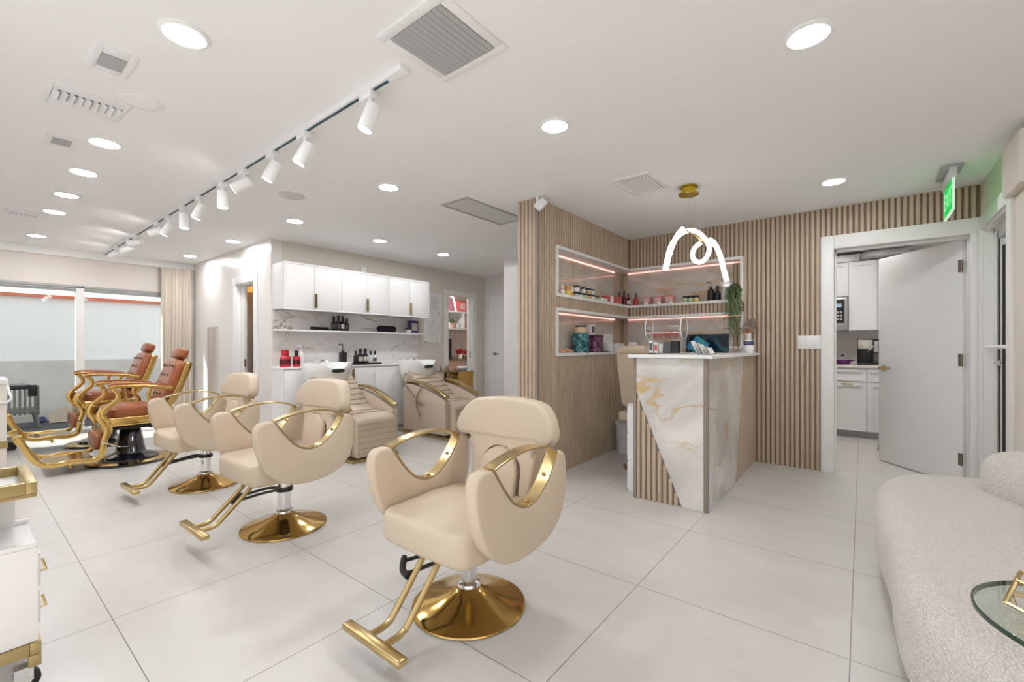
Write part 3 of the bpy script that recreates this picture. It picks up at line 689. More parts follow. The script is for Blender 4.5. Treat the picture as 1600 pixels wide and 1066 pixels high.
def carton(label, loc, w, d, h, ma, rz=0., group=None, face=None, name='carton', cat='box'):
    t = thing(name, label, cat, loc, rz, group)
    obj('box', M().box(-w / 2, w / 2, -d / 2, d / 2, 0, h), ma, t, bev=.002, seg=1)
    if face: obj('front_label', M().box(-w * .38, w * .38, -d / 2 - .001, -d / 2, h * .2, h * .8), face, t)
    return t
# upper niche, on the left wall (face +x)
U = 1.6185; XL = -2.235; HP = PI / 2; G1 = 'bath and body products in the upper niche'
bottle('spray_bottle', 'small white bottle with grey cap at the left end of the upper niche', 'bottle', (XL, 3.46, U), .024, .13, 'white2', 'grey', G1)
bottle('lotion_bottle', 'pale pink bottle second from the left end of the upper niche', 'bottle', (-2.20, 3.535, U), .024, .105, 'pinkl', 'white2', G1, band='white2')
jar('amber orange jar near the left end of the upper niche', (-2.20, 3.635, U), .030, .10, 'amber', 'amber', G1, 'yellow')
jar('pale yellow jar to the right of the amber jar', (-2.22, 3.715, U), .032, .095, 'cream', 'cream', G1, 'amber')
for k, (y, z, la) in enumerate(((3.81, .0, 'white jar with black lid, lower one of the pair beside the yellow jar'), (3.80, .062, 'white jar with black lid stacked on the pair beside the yellow jar'), (3.895, .0, 'white jar with black lid, lower one in the second stack of the upper niche'), (3.965, .0, 'mint jar with black lid in the middle of the jar row'), (3.955, .062, 'mint jar with black lid stacked highest in the middle of the jar row'), (4.045, .0, 'amber label jar with black lid, lower one in the jar row'), (4.06, .062, 'white jar with black lid stacked over the amber label jar'), (4.13, .0, 'white jar with black lid, third stack from the pink cartons'), (4.14, .062, 'mint jar with black lid stacked nearest the pink cartons'), (4.215, .0, 'amber jar with black lid at the right end of the jar row'))):
    jar(la, (-2.215 + .012 * (k % 2), y, U + z), .029, .060, 'mint' if 'mint' in la[:5] else ('amber' if la.startswith('amber jar') else 'white2'), 'black', 'black lidded jars in the upper niche', 'amber' if 'amber label' in la else 'green' if k % 3 == 0 else None)
carton('tall pale pink carton standing behind the jar row', (-2.285, 4.13, U), .055, .05, .165, 'pinkl', HP, G1, 'pink')
carton('pale pink carton to the right of the tall pink one', (-2.28, 4.22, U), .05, .05, .125, 'pinkl', HP, G1, 'white2')
jar('small mint jar in front, right of the black lidded jars', (-2.185, 4.30, U), .028, .04, 'mint', 'white2', G1)
jar('small mint jar beside the coral cartons', (-2.185, 4.375, U), .028, .04, 'mint', 'mint', G1)
carton('coral carton left of the white and pink one', (-2.22, 4.475, U), .06, .06, .085, 'pinkr', HP, G1)
carton('white and pink carton between the two coral ones', (-2.215, 4.56, U), .075, .06, .095, 'pinkl', HP, G1, 'white2')
carton('wide coral carton nearest the corner of the upper niche', (-2.205, 4.69, U), .15, .07, .09, 'pinkr', HP, G1)
DB = 'dark red bottles in the niche corner'
bottle('serum_bottle', 'dark red bottle at the back of the niche corner', 'bottle', (-2.25, 4.88, U), .024, .17, 'dred', 'black', DB)
bottle('serum_bottle', 'tallest dark red bottle in the niche corner', 'bottle', (-2.185, 4.87, U), .025, .175, 'dred', 'black', DB)
bottle('serum_bottle', 'dark bottle with a pale label, foremost in the niche corner', 'bottle', (-2.165, 4.945, U), .025, .15, 'dred', 'black', DB, band='pinkl')
bottle('serum_bottle', 'red bottle with black pump standing apart right of the corner', 'bottle', (-2.09, 4.99, U), .024, .155, 'red', 'black', DB)
G2 = 'pink cartons on the back wall of the upper niche'
for x, la in ((-1.975, 'pink carton with white pots in front, leftmost on the back wall'), (-1.845, 'pink carton with a white pot in front, middle one on the back wall'), (-1.71, 'pink carton rightmost of the three on the back wall')):
    carton(la, (x, 5.05, U), .085, .06, .105, 'pink', 0, G2, 'pinkl')
for x, y, la in ((-1.965, 4.985, 'white pot in front of the leftmost pink carton'), (-1.82, 4.985, 'white pot in front of the middle pink carton'), (-1.68, 4.985, 'white pot in front of the rightmost pink carton')):
    jar(la, (x, y, U), .026, .042, 'white2', 'pinkl', 'white pots in front of the pink cartons')
for x, la in ((-1.525, 'black lidded jar with green label, leftmost of three on the back wall'), (-1.468, 'black lidded jar with green label, middle of three on the back wall'), (-1.41, 'black lidded jar with yellow label, rightmost of three on the back wall')):
    jar(la, (x, 5.0, U), .027, .078, 'cream', 'black', 'three label jars on the back wall', 'green' if 'green' in la else 'yellow')
bottle('pump_bottle', 'taller black pump bottle at the right of the upper niche', 'bottle', (-1.27, 5.03, U), .033, .21, 'black', 'black', 'black bottles at the right of the upper niche', neck=.4, pump=True)
bottle('pump_bottle', 'shorter black bottle between the black pump bottle and the clear one', 'bottle', (-1.205, 5.04, U), .03, .17, 'black', 'black', 'black bottles at the right of the upper niche', neck=.4)
bottle('mist_bottle', 'pale clear spray bottle beside the trailing plant', 'bottle', (-1.135, 5.02, U), .028, .20, 'greyl', 'white2', neck=.4, pump=True)
# trailing plant
t = thing('hanging_plant', 'green plant trailing from the right end of the upper niche', 'plant', (-1.02, 4.985, U))
obj('pot', M().lathe([(0, 0), (.04, 0), (.058, .10), (.05, .10), (.038, .01), (0, .01)], n=20), 'black', t); obj('handle', M().tube(spline([(-.05, -.02, .09), (-.03, -.04, .15), (.03, -.04, .155), (.055, -.02, .09)], 5), .005), 'black', t)
V = M(); rnd = random.Random(3)
for k in range(26):
    x0 = rnd.uniform(-.06, .07); ln = rnd.uniform(.14, .40) if k > 5 else rnd.uniform(.36, .42); y0 = -.09 - rnd.uniform(0, .05)
    pth = spline([(x0 * .4, -.02, .09), (x0 * .9, -.06, .12), (x0, y0, .03), (x0 + rnd.uniform(-.02, .02), y0 - .015, -ln * .5), (x0 + rnd.uniform(-.03, .03), y0 - .005, -ln)], 5)
    V.tube(pth, .0018, 4)
    for i in range(2, len(pth)):
        for q in range(3):
            p = pth[i]; a = rnd.uniform(0, 2 * PI); e = rnd.uniform(-.9, .5); l = rnd.uniform(.018, .030)
            d = Vector((math.cos(a) * math.cos(e), math.sin(a) * math.cos(e), math.sin(e))); sd = d.cross(Vector((0, 0, 1))).normalized() * l * .3; c = Vector(p) + d * .004 + Vector((0, 0, rnd.uniform(-.02, .02)))
            V.add([c, c + d * l * .5 + sd + Vector((0, 0, .003)), c + d * l, c + d * l * .5 - sd + Vector((0, 0, .003))], [(0, 1, 2, 3)])
obj('foliage', V, 'leaf', t)
# lower niche
Lz = 1.0785
t = thing('dried_flower', 'pile of peach dried petals at the left end of the lower niche', 'ornament', (-2.225, 3.54, Lz))
m = M(); rnd = random.Random(5)
for k in range(16):
    x, y, z = rnd.uniform(-.06, .06), rnd.uniform(-.10, .14), 0; s = rnd.uniform(.02, .035); z = s * .5 + max(0, .05 - abs(y) * .45) * rnd.random()
    m.ell((x, y, z), s * 1.3, s, s * .5, 10, 6)
obj('petals', m, mat('peach petals', (.78, .46, .26), .6, var=(30, (.55, .26, .13))), t)
t = thing('tumbler', 'teal printed tumbler with beige neck and black lid in the lower niche', 'jar', (-2.215, 3.905, Lz))
obj('body', M().lathe([(0, 0), (.080, 0), (.084, .006), (.084, .185), (.075, .20), (0, .20)], n=32), 'teal', t); obj('neck', M().lathe([(0, .195), (.062, .195), (.062, .258), (0, .258)], n=32), mat('beige neck', (.72, .52, .36), .5), t); obj('lid', M().lathe([(0, .256), (.060, .256), (.060, .274), (0, .274)], n=32), 'black', t)
t = thing('canister', 'plum printed square canister beside the teal tumbler', 'jar', (-2.215, 4.145, Lz))
obj('body', M().box(-.08, .08, -.105, .105, .0, .165), 'plum', t, bev=.012); obj('lid', M().box(-.082, .082, -.107, .107, .165, .185), mat('dark plum lid', (.07, .03, .04), .4), t, bev=.006)
t = carton('slim white box standing on the plum canister', (-2.235, 4.16, Lz + .1852), .075, .05, .11, 'white2', HP, None, 'dgrey')
carton('tall pale printed box in the lower niche, right of the plum canister', (-2.25, 4.53, Lz), .22, .06, .20, 'print', HP, 'pale boxes in the lower niche', 'print')
carton('short pale printed box leaning on the taller one', (-2.185, 4.47, Lz), .12, .05, .115, 'print', HP, 'pale boxes in the lower niche', 'white2')
carton('white box with grey panel near the corner of the lower niche', (-2.20, 4.74, Lz), .16, .07, .10, 'white2', HP, 'pale boxes in the lower niche', 'print')
carton('small white box in the corner of the lower niche', (-2.13, 5.0, Lz), .10, .06, .115, 'white2', .3, 'pale boxes in the lower niche', 'print')
single('stand', M().box(-.035, .035, -.06, .06, 0, .014), 'black', 'flat black stand in front of the pale boxes', 'stand', (-2.175, 4.345, Lz), bev=.003)
single('tealight_cup', M().lathe([(0, 0), (.03, 0), (.034, .03), (0, .035)]), 'pink', 'small pink cup left of the teal tumbler', 'cup', (-2.25, 3.76, Lz))

# things on the counter
K = 1.0815
t = thing('acrylic_drum', 'clear acrylic drum of red slips on a stand on the counter', 'drum', (-1.215, 3.50, K))
obj('stand', M().box(-.145, .145, -.10, .10, .0, .008).box(-.150, -.142, -.085, .085, .0, .19).box(.142, .150, -.085, .085, .0, .19), 'acry', t)
def drum(r, a, b, n=6): return M().prism([(r * math.cos(2 * PI * i / 24), .20 + r * math.sin(2 * PI * i / 24)) for i in range(24)], 'x', a, b).warp(lambda x, y, z: (x, y, z))
obj('drum', M().rings([[(x, .088 * math.cos(2 * PI * i / 28), .205 + .088 * math.sin(2 * PI * i / 28)) for i in range(28)] for x in (-.138, .138)]), 'acry', t)
rims = M()
for x in (-.138, .138): rims.tube([(x, .088 * math.cos(2 * PI * i / 28), .205 + .088 * math.sin(2 * PI * i / 28)) for i in range(28)], .0035, 6, True)
for a in (2.2, 3.6): rims.cyl((-.138, .088 * math.cos(a), .205 + .088 * math.sin(a)), (.138, .088 * math.cos(a), .205 + .088 * math.sin(a)), .003, n=6)
obj('rim', rims, 'white2', t)
m = M(); rnd = random.Random(9)
for k in range(26):
    c = Vector((rnd.uniform(-.115, .115), rnd.uniform(-.045, .045), .142 + rnd.uniform(0, .03))); q = M().box(-.022, .022, -.012, .012, -.001, .001).xf(Matrix.Translation(c) @ Euler((rnd.uniform(-.7, .7), rnd.uniform(-.7, .7), rnd.uniform(0, 6))).to_matrix().to_4x4()); m.add(q.v, q.f)
obj('paper_slips', m, 'pinkr', t)
for k, (x, h, ma, la) in enumerate(((-.115, .10, 'white2', 'white retail box leftmost under the acrylic drum'), (-.075, .085, 'white2', 'white retail box second from left under the acrylic drum'), (-.035, .075, 'greyl', 'grey retail box in the middle under the acrylic drum'), (.015, .09, 'dgrey', 'dark box right of the middle under the acrylic drum'), (.075, .095, 'black', 'black box rightmost under the acrylic drum'))):
    carton(la, (-1.215 + x, 3.50, K + .0085), .032 if k < 3 else .055, .05, h, ma, 0, 'small boxes under the acrylic drum', 'pinkr' if k == 1 else 'dgrey' if k == 0 else None)
for k, x in enumerate((-1.372, -1.352)): bottle('sample_bottle', ('small black bottle leftmost on the counter', 'small black bottle second from the left on the counter')[k], 'bottle', (x + .01, 3.57 + .03 * k, K), .010, .07, 'black', 'white2', 'tiny black bottles on the counter')
t = thing('monitor', 'flat black screen with a blue picture standing on the counter', 'screen', (-.955, 3.66, K), -.12)
obj('housing', M().box(-.165, .165, -.006, .012, .012, .160).xf(RT((0, 0, 0), (-.10, 0, 0))), 'black', t, bev=.004); obj('display', M().box(-.155, .155, -.0075, -.006, .022, .150).xf(RT((0, 0, 0), (-.10, 0, 0))), 'screen', t)
obj('stand', M().box(-.05, .05, .0, .07, .0, .008).box(-.02, .02, .02, .03, .0, .09), 'black', t)
t = thing('leaflet', 'glossy blue leaflet tilted in front of the black screen', 'leaflet', (-1.015, 3.50, K), -.1)
obj('sheet', M().box(-.058, .058, -.002, .0, 0, .118).xf(RT((0, 0, .026), (-.5, .62, 0))), 'aurora', t); obj('prop', M().box(-.04, .04, 0, .04, 0, .012), 'acry', t)
t = thing('card_holder', 'clear holder of fanned white business cards on the counter', 'card holder', (-.90, 3.44, K), -.25)
obj('tray', M().box(-.07, .07, -.03, .03, 0, .012), 'acry', t)
for k in range(5): obj('card', M().box(-.002, .002, -.028, .028, 0, .105 - k * .014).xf(RT((-.055 + k * .026, 0, .008), (0, -.50, 0))), 'white2' if k % 2 == 0 else 'silver', t)
for k in range(6):
    t = thing('clear_vial', ('clear vial leftmost of the row at the right end of the counter', 'clear vial second from left in the row on the counter', 'clear vial third from left in the row on the counter', 'clear vial fourth from left in the row on the counter', 'clear vial fifth from left in the row on the counter', 'clear vial rightmost of the row, by the slat wall')[k], 'vial', (-.90 + .014 * (k % 2), 4.20 + k * .095, K), 0, 'clear vials on the counter')
    obj('vial', M().lathe([(0, 0), (.022, 0), (.024, .035), (.012, .045), (.012, .05), (0, .05)], n=14), 'acry', t); obj('cap', M().lathe([(0, .048), (.013, .048), (.013, .06), (0, .06)], n=12), 'greyl', t)
bottle('vase', 'slim rose gold bottle under the trailing plant', 'vase', (-.985, 4.40, K), .027, .16, 'rose', 'rose', neck=.45)
t = bottle('sanitizer_bottle', 'white hand sanitizer bottle with blue band beside the slat wall', 'bottle', (-.832, 4.62, K), .042, .185, 'white2', 'greyl', neck=.45)
obj('blue_band', M().lathe([(.0425, .075), (.0432, .077), (.0432, .108), (.0425, .11)], n=20), 'blue', t)
text('lettering', 'SANITIZER', .011, (0, -.0437, .092), (PI / 2, 0, 0), 'white2', t)
t = thing('vanity_mirror', 'oval vanity mirror tilted on a white stand at the wall end of the counter', 'mirror', (-.862, 4.835, K))
obj('stand', M().lathe([(0, 0), (.05, 0), (.05, .008), (.008, .014), (.008, .20), (0, .20)], n=20), 'white2', t)
TM = RT((0, -.02, .25), (.1, .72, -.25)); 
obj('mirror_glass', M().prism([(.055 * math.cos(2 * PI * i / 32), .092 * math.sin(2 * PI * i / 32)) for i in range(32)], 'y', -.004, .0).xf(TM), 'mirror', t); obj('mirror_rim', M().tube([(.056 * math.cos(2 * PI * i / 32), -.002, .093 * math.sin(2 * PI * i / 32)) for i in range(32)], .004, 6, True).xf(TM), 'goldl', t)

# ------------------------------------------------------------------ pendant over the counter: bent light tubes
A0 = math.radians(38.4); RX = Vector((math.cos(A0), math.sin(A0), 0)); FX = Vector((-math.sin(A0), math.cos(A0), 0))
t = thing('pendant_light', 'looped tube pendant light hanging over the reception counter', 'pendant light', (-1.07, 3.59, 0))
obj('canopy', M().lathe([(0, 2.40), (.066, 2.40), (.068, 2.392), (.052, 2.388), (.052, 2.352), (.074, 2.348), (.077, 2.338), (.07, 2.332), (0, 2.332)], n=40), 'pend', t)
sc_ = 3.48 / 690
def PP(u, v, d=0.): p = RX * ((u - 1076) * sc_) + FX * d; return (p.x, p.y, 1.14 - (v - 542) * sc_)
obj('cable', M().cyl((0, 0, 2.34), PP(1076, 361), .0012, n=6), 'steel', t)
obj('cable', M().cyl((.03, .01, 2.34), PP(1098, 374), .0010, n=6), 'steel', t)
obj('light_tube', M().tube(spline([PP(1039, 423, -.02), PP(1043, 404, -.02), PP(1050, 384, -.01), PP(1059, 367), PP(1068, 357)], 6), .0195, 12), 'neon', t)
obj('light_tube', M().tube(spline([PP(1041, 420, .03), PP(1051, 384, .05), PP(1062, 368, .04), PP(1073, 361, .02), PP(1085, 361, .0), PP(1096, 370, -.02), PP(1104, 383, -.03), PP(1106, 394, -.02), PP(1102, 405, .0), PP(1095, 409, .02), PP(1088, 405, .04), PP(1086, 395, .05), PP(1090, 385, .05), PP(1098, 377.5, .03)], 6), .0175, 12), 'neon', t)
obj('light_tube', M().tube(spline([PP(1105, 376, -.03), PP(1113, 380, -.02), PP(1122, 391, 0), PP(1129, 405, .02), PP(1133, 422, .02), PP(1135.5, 439, .0)], 6), .0185, 12), 'neon', t)
obj('frame_rod', M().tube([PP(1068, 357), PP(1098, 377), PP(1122, 391)], .006, 8), 'goldl', t)

# ------------------------------------------------------------------ sofa and side table
t = thing('sofa', 'curved cream boucle sofa with a rounded bolster back by the entrance', 'sofa', (0, 0, 0))
seat = spline([(.088, 2.28), (.060, 2.62), (.052, 2.95), (.085, 3.22), (.19, 3.42), (.36, 3.52), (.60, 3.53), (.90, 3.42), (1.30, 3.05), (1.52, 2.50), (1.50, 1.95), (1.28, 1.60), (.92, 1.46), (.56, 1.435), (.32, 1.47), (.17, 1.60), (.105, 1.80), (.088, 2.05)], 5, True)
obj('seat', M().prism(seat, 'z', .075, .420).warp(lambda x, y, z: (x + (.035 * (.405 - z) / .33 if False else 0), y, z)), 'boucle', t, bev=.085, seg=6, ang=80)
pts = spline([(.47, 3.345), (.56, 3.20), (.67, 2.98), (.82, 2.76), (1.02, 2.58), (1.25, 2.46), (1.42, 2.40)], 6)
P3 = [Vector((x + .075, y + .015, 0)) for x, y in pts]; R = []; n = len(P3)
ln = [0.]
for i in range(1, n): ln.append(ln[-1] + (P3[i] - P3[i - 1]).length)
for i in range(n):
    T = (P3[min(i + 1, n - 1)] - P3[max(i - 1, 0)]).normalized(); nn = Vector((-T.y, T.x, 0))
    e = min(ln[i], ln[-1] - ln[i]); k = math.sqrt(max(.02, 1 - (1 - min(1, e / .16)) ** 2)); hh = .155 * (.45 + .55 * k) * (1 if e > .16 else .75 + .25 * k)
    ring = []
    for q in range(20):
        a = 2 * PI * q / 20; ca, sa = math.cos(a), math.sin(a); pw = lambda v: math.copysign(abs(v) ** .75, v)
        ring.append(P3[i] + nn * (.165 * k * pw(ca)) + Vector((0, 0, .475 + hh * pw(sa))))
    R.append(ring)
obj('backrest', M().rings(R), 'boucle', t, ang=80)
obj('plinth', M().prism([(.78 + (x - .78) * .84, 2.48 + (y - 2.48) * .86) for x, y in seat], 'z', 0, .08), 'black', t)
cx, cy, TZ = .380, 1.300, .62
t = thing('side_table', 'round glass side table in front of the boucle sofa', 'side table', (cx, cy, 0))
obj('glass_top', M().lathe([(0, TZ - .010), (.200, TZ - .010), (.203, TZ - .006), (.200, TZ), (0, TZ)], n=72), 'gtop', t)
obj('glass_edge', M().lathe([(.1985, TZ - .0105), (.203, TZ - .009), (.203, TZ - .002), (.1995, TZ - .0005)], n=72), 'gedge', t)
obj('pedestal', M().lathe([(0, 0), (.10, 0), (.10, .010), (.014, .020), (.012, TZ - .02), (.06, TZ - .014), (.06, TZ - .011), (0, TZ - .011)], n=36), 'goldl', t)
t = thing('geometric_box', 'gold wire and glass box on the round glass table', 'decorative box', (.342, 1.338, TZ + .001), .20)
cs = [(-.09, -.055), (.09, -.055), (.118, .0), (.09, .055), (-.09, .055), (-.118, 0)]; E = []
top = [(x * .86, y * .86, .052) for x, y in cs]; bot = [(x, y, .004) for x, y in cs]
m = M()
for i in range(6):
    m.cyl(top[i], top[(i + 1) % 6], .004, n=6).cyl(bot[i], bot[(i + 1) % 6], .004, n=6).cyl(top[i], bot[i], .004, n=6)
obj('wire_frame', m, 'goldl', t); obj('base_mirror', M().prism([(x * .97, y * .97) for x, y in cs], 'z', .001, .003), 'mirror', t)
obj('glass_side', M().rings([bot, top], cap=False), 'acry', t)

# ------------------------------------------------------------------ trolley and station on the left
t = thing('salon_trolley', 'white drawer trolley with gold frame and top tray at the left edge', 'trolley', (-2.33, .009, 0))
obj('body', M().box(-.165, .165, -.30, .165, .155, .47).box(-.165, -.15, -.30, .165, .47, .487).box(.150, .165, -.30, .165, .47, .487).box(-.15, .15, -.3, -.285, .47, .487), 'lac', t, bev=.003)
obj('tray_bin', M().box(-.15, -.142, -.28, .13, .47, .57), 'lac', t)
fr = obj('frame', M().box(-.17, .172, -.31, -.28, .115, .154).box(.142, .172, -.28, .145, .115, .154).box(-.17, -.142, -.28, .145, .115, .154).box(-.17, .172, .145, .172, .115, .154).box(.142, .172, .142, .172, .075, .114).box(-.17, -.142, .142, .172, .075, .114).box(-.17, -.142, -.345, -.311, .075, .7).box(.142, .172, -.345, -.311, .075, .7), 'goldp', t, bev=.002)
tr = M().box(-.175, .172, -.31, .162, .640, .652).box(-.175, .172, -.31, -.285, .652, .690).box(-.175, .172, .136, .162, .652, .690).box(.146, .172, -.285, .136, .652, .690).box(-.175, -.15, -.285, .136, .652, .690)
ty = obj('top_tray', tr, 'goldp', t, bev=.002); obj('tray_mat', M().box(-.15, .146, -.285, .136, .652, .656), 'lac', ty)
for z in (.26, .385): 
    dr = obj('drawer', M().box(-.145, .145, .165, .172, z - .055, z + .055), 'lac', t, bev=.002); obj('handle', M().tube([(.10, .171, z - .020), (.10, .188, z - .020), (.10, .180, z + .018), (.10, .171, z + .020)], .004, 6), 'goldl', dr)
for k, (x, y) in enumerate(((.145, .13), (-.145, .13), (-.145, -.27), (.145, -.27))):
    c = obj('caster', M().cyl((x - .012, y + .012, .032), (x + .012, y + .012, .032), .031, n=20), 'rubber', t); obj('fork', M().box(x - .018, x - .014, y - .02, y + .025, .03, .075).box(x + .014, x + .018, y - .02, y + .025, .03, .075).box(x - .02, x + .02, y - .02, y + .025, .066, .078).cyl((x - .02, y + .012, .032), (x + .02, y + .012, .032), .009), 'chrome', c)
t = thing('styling_station', 'blush styling station with white top and gold band at the far left', 'styling station', (-3.9, 0, 0))
obj('body', M().box(-.16, .16, -.45, .180, .0, .93), 'pinkwall', t, bev=.004); obj('top', M().box(-.17, .17, -.46, .186, .93, .96), 'lac', t, bev=.004); obj('gold_band', M().box(-.163, .163, -.453, .184, .575, .615), 'goldp', t)
obj('cable', M().tube(spline([(.165, .10, .84), (.175, .17, .83), (.17, .195, .85), (.15, .19, .88), (.0, .188, .92)], 6), .006, 6), 'white2', t)
# black trolley near the window
t = thing('tool_trolley', 'low black tool trolley with holder by the window', 'trolley', (-7.50, .27, 0))
obj('tray', M().box(-.20, .20, -.26, .24, .665, .70).box(-.20, .20, -.26, .24, .70, .712), 'black', t, bev=.006); obj('tool_holder', M().box(-.05, .05, .25, .32, .57, .70).box(-.05, .05, .22, .27, .69, .705), 'black', t, bev=.006)
obj('post', M().box(-.03, .03, -.03, .03, .10, .67), 'black', t); bs = obj('base', M().box(-.22, .22, -.26, .16, .06, .10), 'black', t, bev=.008)
for x, y in ((-.18, .12), (.18, .12), (-.18, -.22), (.18, -.22)): obj('wheel', M().cyl((x - .015, y, .035), (x + .015, y, .035), .035, n=16), 'rubber', t)
# outside: rattan chair and crumpled paper
t = thing('patio_chair', 'grey slatted chair on the paving outside the window', 'chair', (-9.25, .50, 0))
m = M()
for i in range(9): m.box(.20, .225, -.20 + i * .048, -.175 + i * .048, .20, .58)
obj('back_slats', m, 'rattan', t); obj('back_frame', M().tube([(.21, -.22, .19), (.21, -.22, .585), (.21, .225, .585), (.21, .225, .19)], .016), 'rattan', t); obj('seat', M().box(-.22, .23, -.22, .23, .22, .27), 'rattan', t, bev=.01)
for x, y in ((.2, .2), (.2, -.2), (-.2, .2), (-.2, -.2)): obj('leg', M().cyl((x, y, .22), (x * 1.15, y * 1.2, .004), .016, n=8), 'rattan', t)
m = M(); rnd = random.Random(4); g = []
for j in range(7):
    for i in range(9):
        x, y = (i / 8 - .5) * .40, (j / 6 - .5) * .42; h = max(0, .20 - 1.2 * abs(y - .08) - .25 * abs(x)) + .02 * rnd.random(); g.append((x, y, h + .005))
m.add(g, [(j * 9 + i, j * 9 + i + 1, (j + 1) * 9 + i + 1, (j + 1) * 9 + i) for j in range(6) for i in range(8)])
single('paper_sheet', m, 'paper', 'crumpled brown paper lying on the paving outside the window', 'paper', (-9.60, 1.09, 0), (0, 0, 1.4), ang=20)
single('hose_bundle', M().tube(spline([(-.05, 0, .035), (0, .04, .04), (.06, 0, .035), (0, -.035, .035), (-.04, .015, .06), (.03, .025, .06)], 6), .028, 8), 'blue', 'dark blue bundle beside the crumpled paper outside', 'bundle', (-9.66, .80, .0))

# ------------------------------------------------------------------ wash wall cabinets
t = thing('upper_cabinet', 'white wall cabinet with gold handles above the wash stations', 'cabinet', (-5.38, 2.29, 0))
obj('body', M().box(.001, .30, 0, 2.10, 1.575, 2.10), 'lac', t, bev=.002); obj('frame', M().box(.30, .322, -.004, 2.104, 2.082, 2.105).box(.30, .322, -.004, 2.104, 1.565, 1.588).box(.30, .322, -.004, .02, 1.588, 2.082).box(.30, .322, 2.085, 2.104, 1.588, 2.082), 'lac', t)
ys = [.022, .345, .695, 1.04, 1.395, 1.745, 2.083]
for i in range(6):
    dr = obj('door', M().box(.302, .320, ys[i] + .0025, ys[i + 1] - .0025, 1.59, 2.08), 'lac', t, bev=.0015)
    if i % 2 == 1: obj('handle', M().box(.320, .340, ys[i] + .004, ys[i] + .024, 1.60, 1.765), 'goldl', dr)
single('marble_backsplash', M().box(-5.379, -5.366, 2.29, 4.43, .905, 1.572), 'mwall', 'white marble splashback with grey gold veins behind the wash stations', 'splashback')
single('wall_shelf', M().box(-5.365, -5.19, 2.285, 4.41, 1.322, 1.342), 'lac', 'long thin white shelf on the marble splashback', 'shelf', bev=.002)
t = thing('base_cabinet', 'white base cabinet with gold handles behind the wash chairs', 'cabinet', (-5.38, 2.285, 0))
obj('body', M().box(.001, .300, 0.005, 2.2, .06, .885), 'lac', t); obj('plinth', M().box(.001, .26, .01, 2.2, 0, .06), 'greyl', t)
ys = [.02, .335, .655, .84, 1.18, 1.76, 2.18]
for i in range(6):
    dr = obj('door', M().box(.301, .317, ys[i] + .003, ys[i + 1] - .003, .07, .875), 'lac', t, bev=.0015)
    if i in (3, 1, 5): obj('handle', M().box(.317, .337, ys[i] + .004, ys[i] + .024, .70, .86), 'goldl', dr)
single('worktop', M().box(-5.379, -5.055, 2.283, 4.5, .886, .905), 'lac', 'white worktop on the base cabinet behind the wash chairs', 'worktop', bev=.002)
single('wall_sensor', M().box(-5.379, -5.35, 3.44, 3.52, 2.14, 2.235), 'white2', 'small white wall device above the white wall cabinet', 'wall device', bev=.004)
Z1 = 1.343; GB = 'black bottles on the wash shelf'
single('shelf_tray', M().box(-.06, .06, -.12, .12, 0, .018).box(-.06, -.052, -.12, .12, .018, .045), 'black', 'black tray on the wash shelf, left of the bottles', 'tray', (-5.27, 2.84, Z1), bev=.002)
for y, h, x, la in ((3.00, .185, -5.28, 'black bottle leftmost on the wash shelf'), (3.06, .20, -5.27, 'black bottle second from left on the wash shelf'), (3.12, .195, -5.275, 'black bottle with a grey label, third on the wash shelf'), (3.175, .165, -5.265, 'shorter black bottle rightmost on the wash shelf')):
    bottle('shampoo_bottle', la, 'bottle', (x, y, Z1), .027, h, 'black', 'black', GB, neck=.5, band='silver' if 'label' in la else 'dgrey')
tw = M().rings([[(.055 * math.cos(2 * PI * i / 20) * k, y, .046 + .046 * math.sin(2 * PI * i / 20) * k) for i in range(20)] for y, k in ((-.135, .75), (-.12, 1), (0, 1.03), (.12, 1), (.135, .75))])
single('rolled_towel', tw, mat('black towel', (.012, .008, .014), .95, bump=(120, .6, .004)), 'rolled black towel on the wash shelf', 'towel', (-5.265, 3.79, Z1))
jar('white jar at the right end of the wash shelf', (-5.25, 4.16, Z1), .045, .07, 'white2', 'black')
carton('navy and violet box at the right end of the wash shelf', (-5.28, 4.27, Z1), .14, .08, .185, 'indigo', HP, None, 'silver')
Z2 = .906
bottle('shampoo_bottle', 'wide red bottle at the left end of the wash worktop', 'bottle', (-5.20, 2.36, Z2), .058, .20, 'red', 'red', 'red bottles', neck=.6, band='dred')
bottle('shampoo_bottle', 'slim red bottle with black cap beside the wide red one', 'bottle', (-5.17, 2.475, Z2), .040, .19, 'red', 'black', 'red bottles', neck=.45, band='dred')
bottle('spray_bottle', 'white trigger spray bottle beside the red bottles', 'bottle', (-5.22, 2.55, Z2), .032, .25, 'white2', 'white2', neck=.4, pump=True)
single('soap_dish', M().box(-.05, .05, -.10, .10, 0, .035), 'silver', 'small grey dish on the worktop behind the left basin', 'dish', (-5.28, 2.72, Z2), bev=.006)
bottle('pump_bottle', 'tall black pump bottle on the wash worktop', 'bottle', (-5.2, 3.08, Z2), .043, .265, 'black', 'black', neck=.4, pump=True, sq=True)
single('product_tray', M().box(-.09, .09, -.20, .20, 0, .012).box(-.09, -.084, -.20, .20, .012, .022).box(.084, .09, -.20, .20, .012, .022), 'black', 'flat black tray under the bottles on the wash worktop', 'tray', (-5.2, 3.40, Z2))
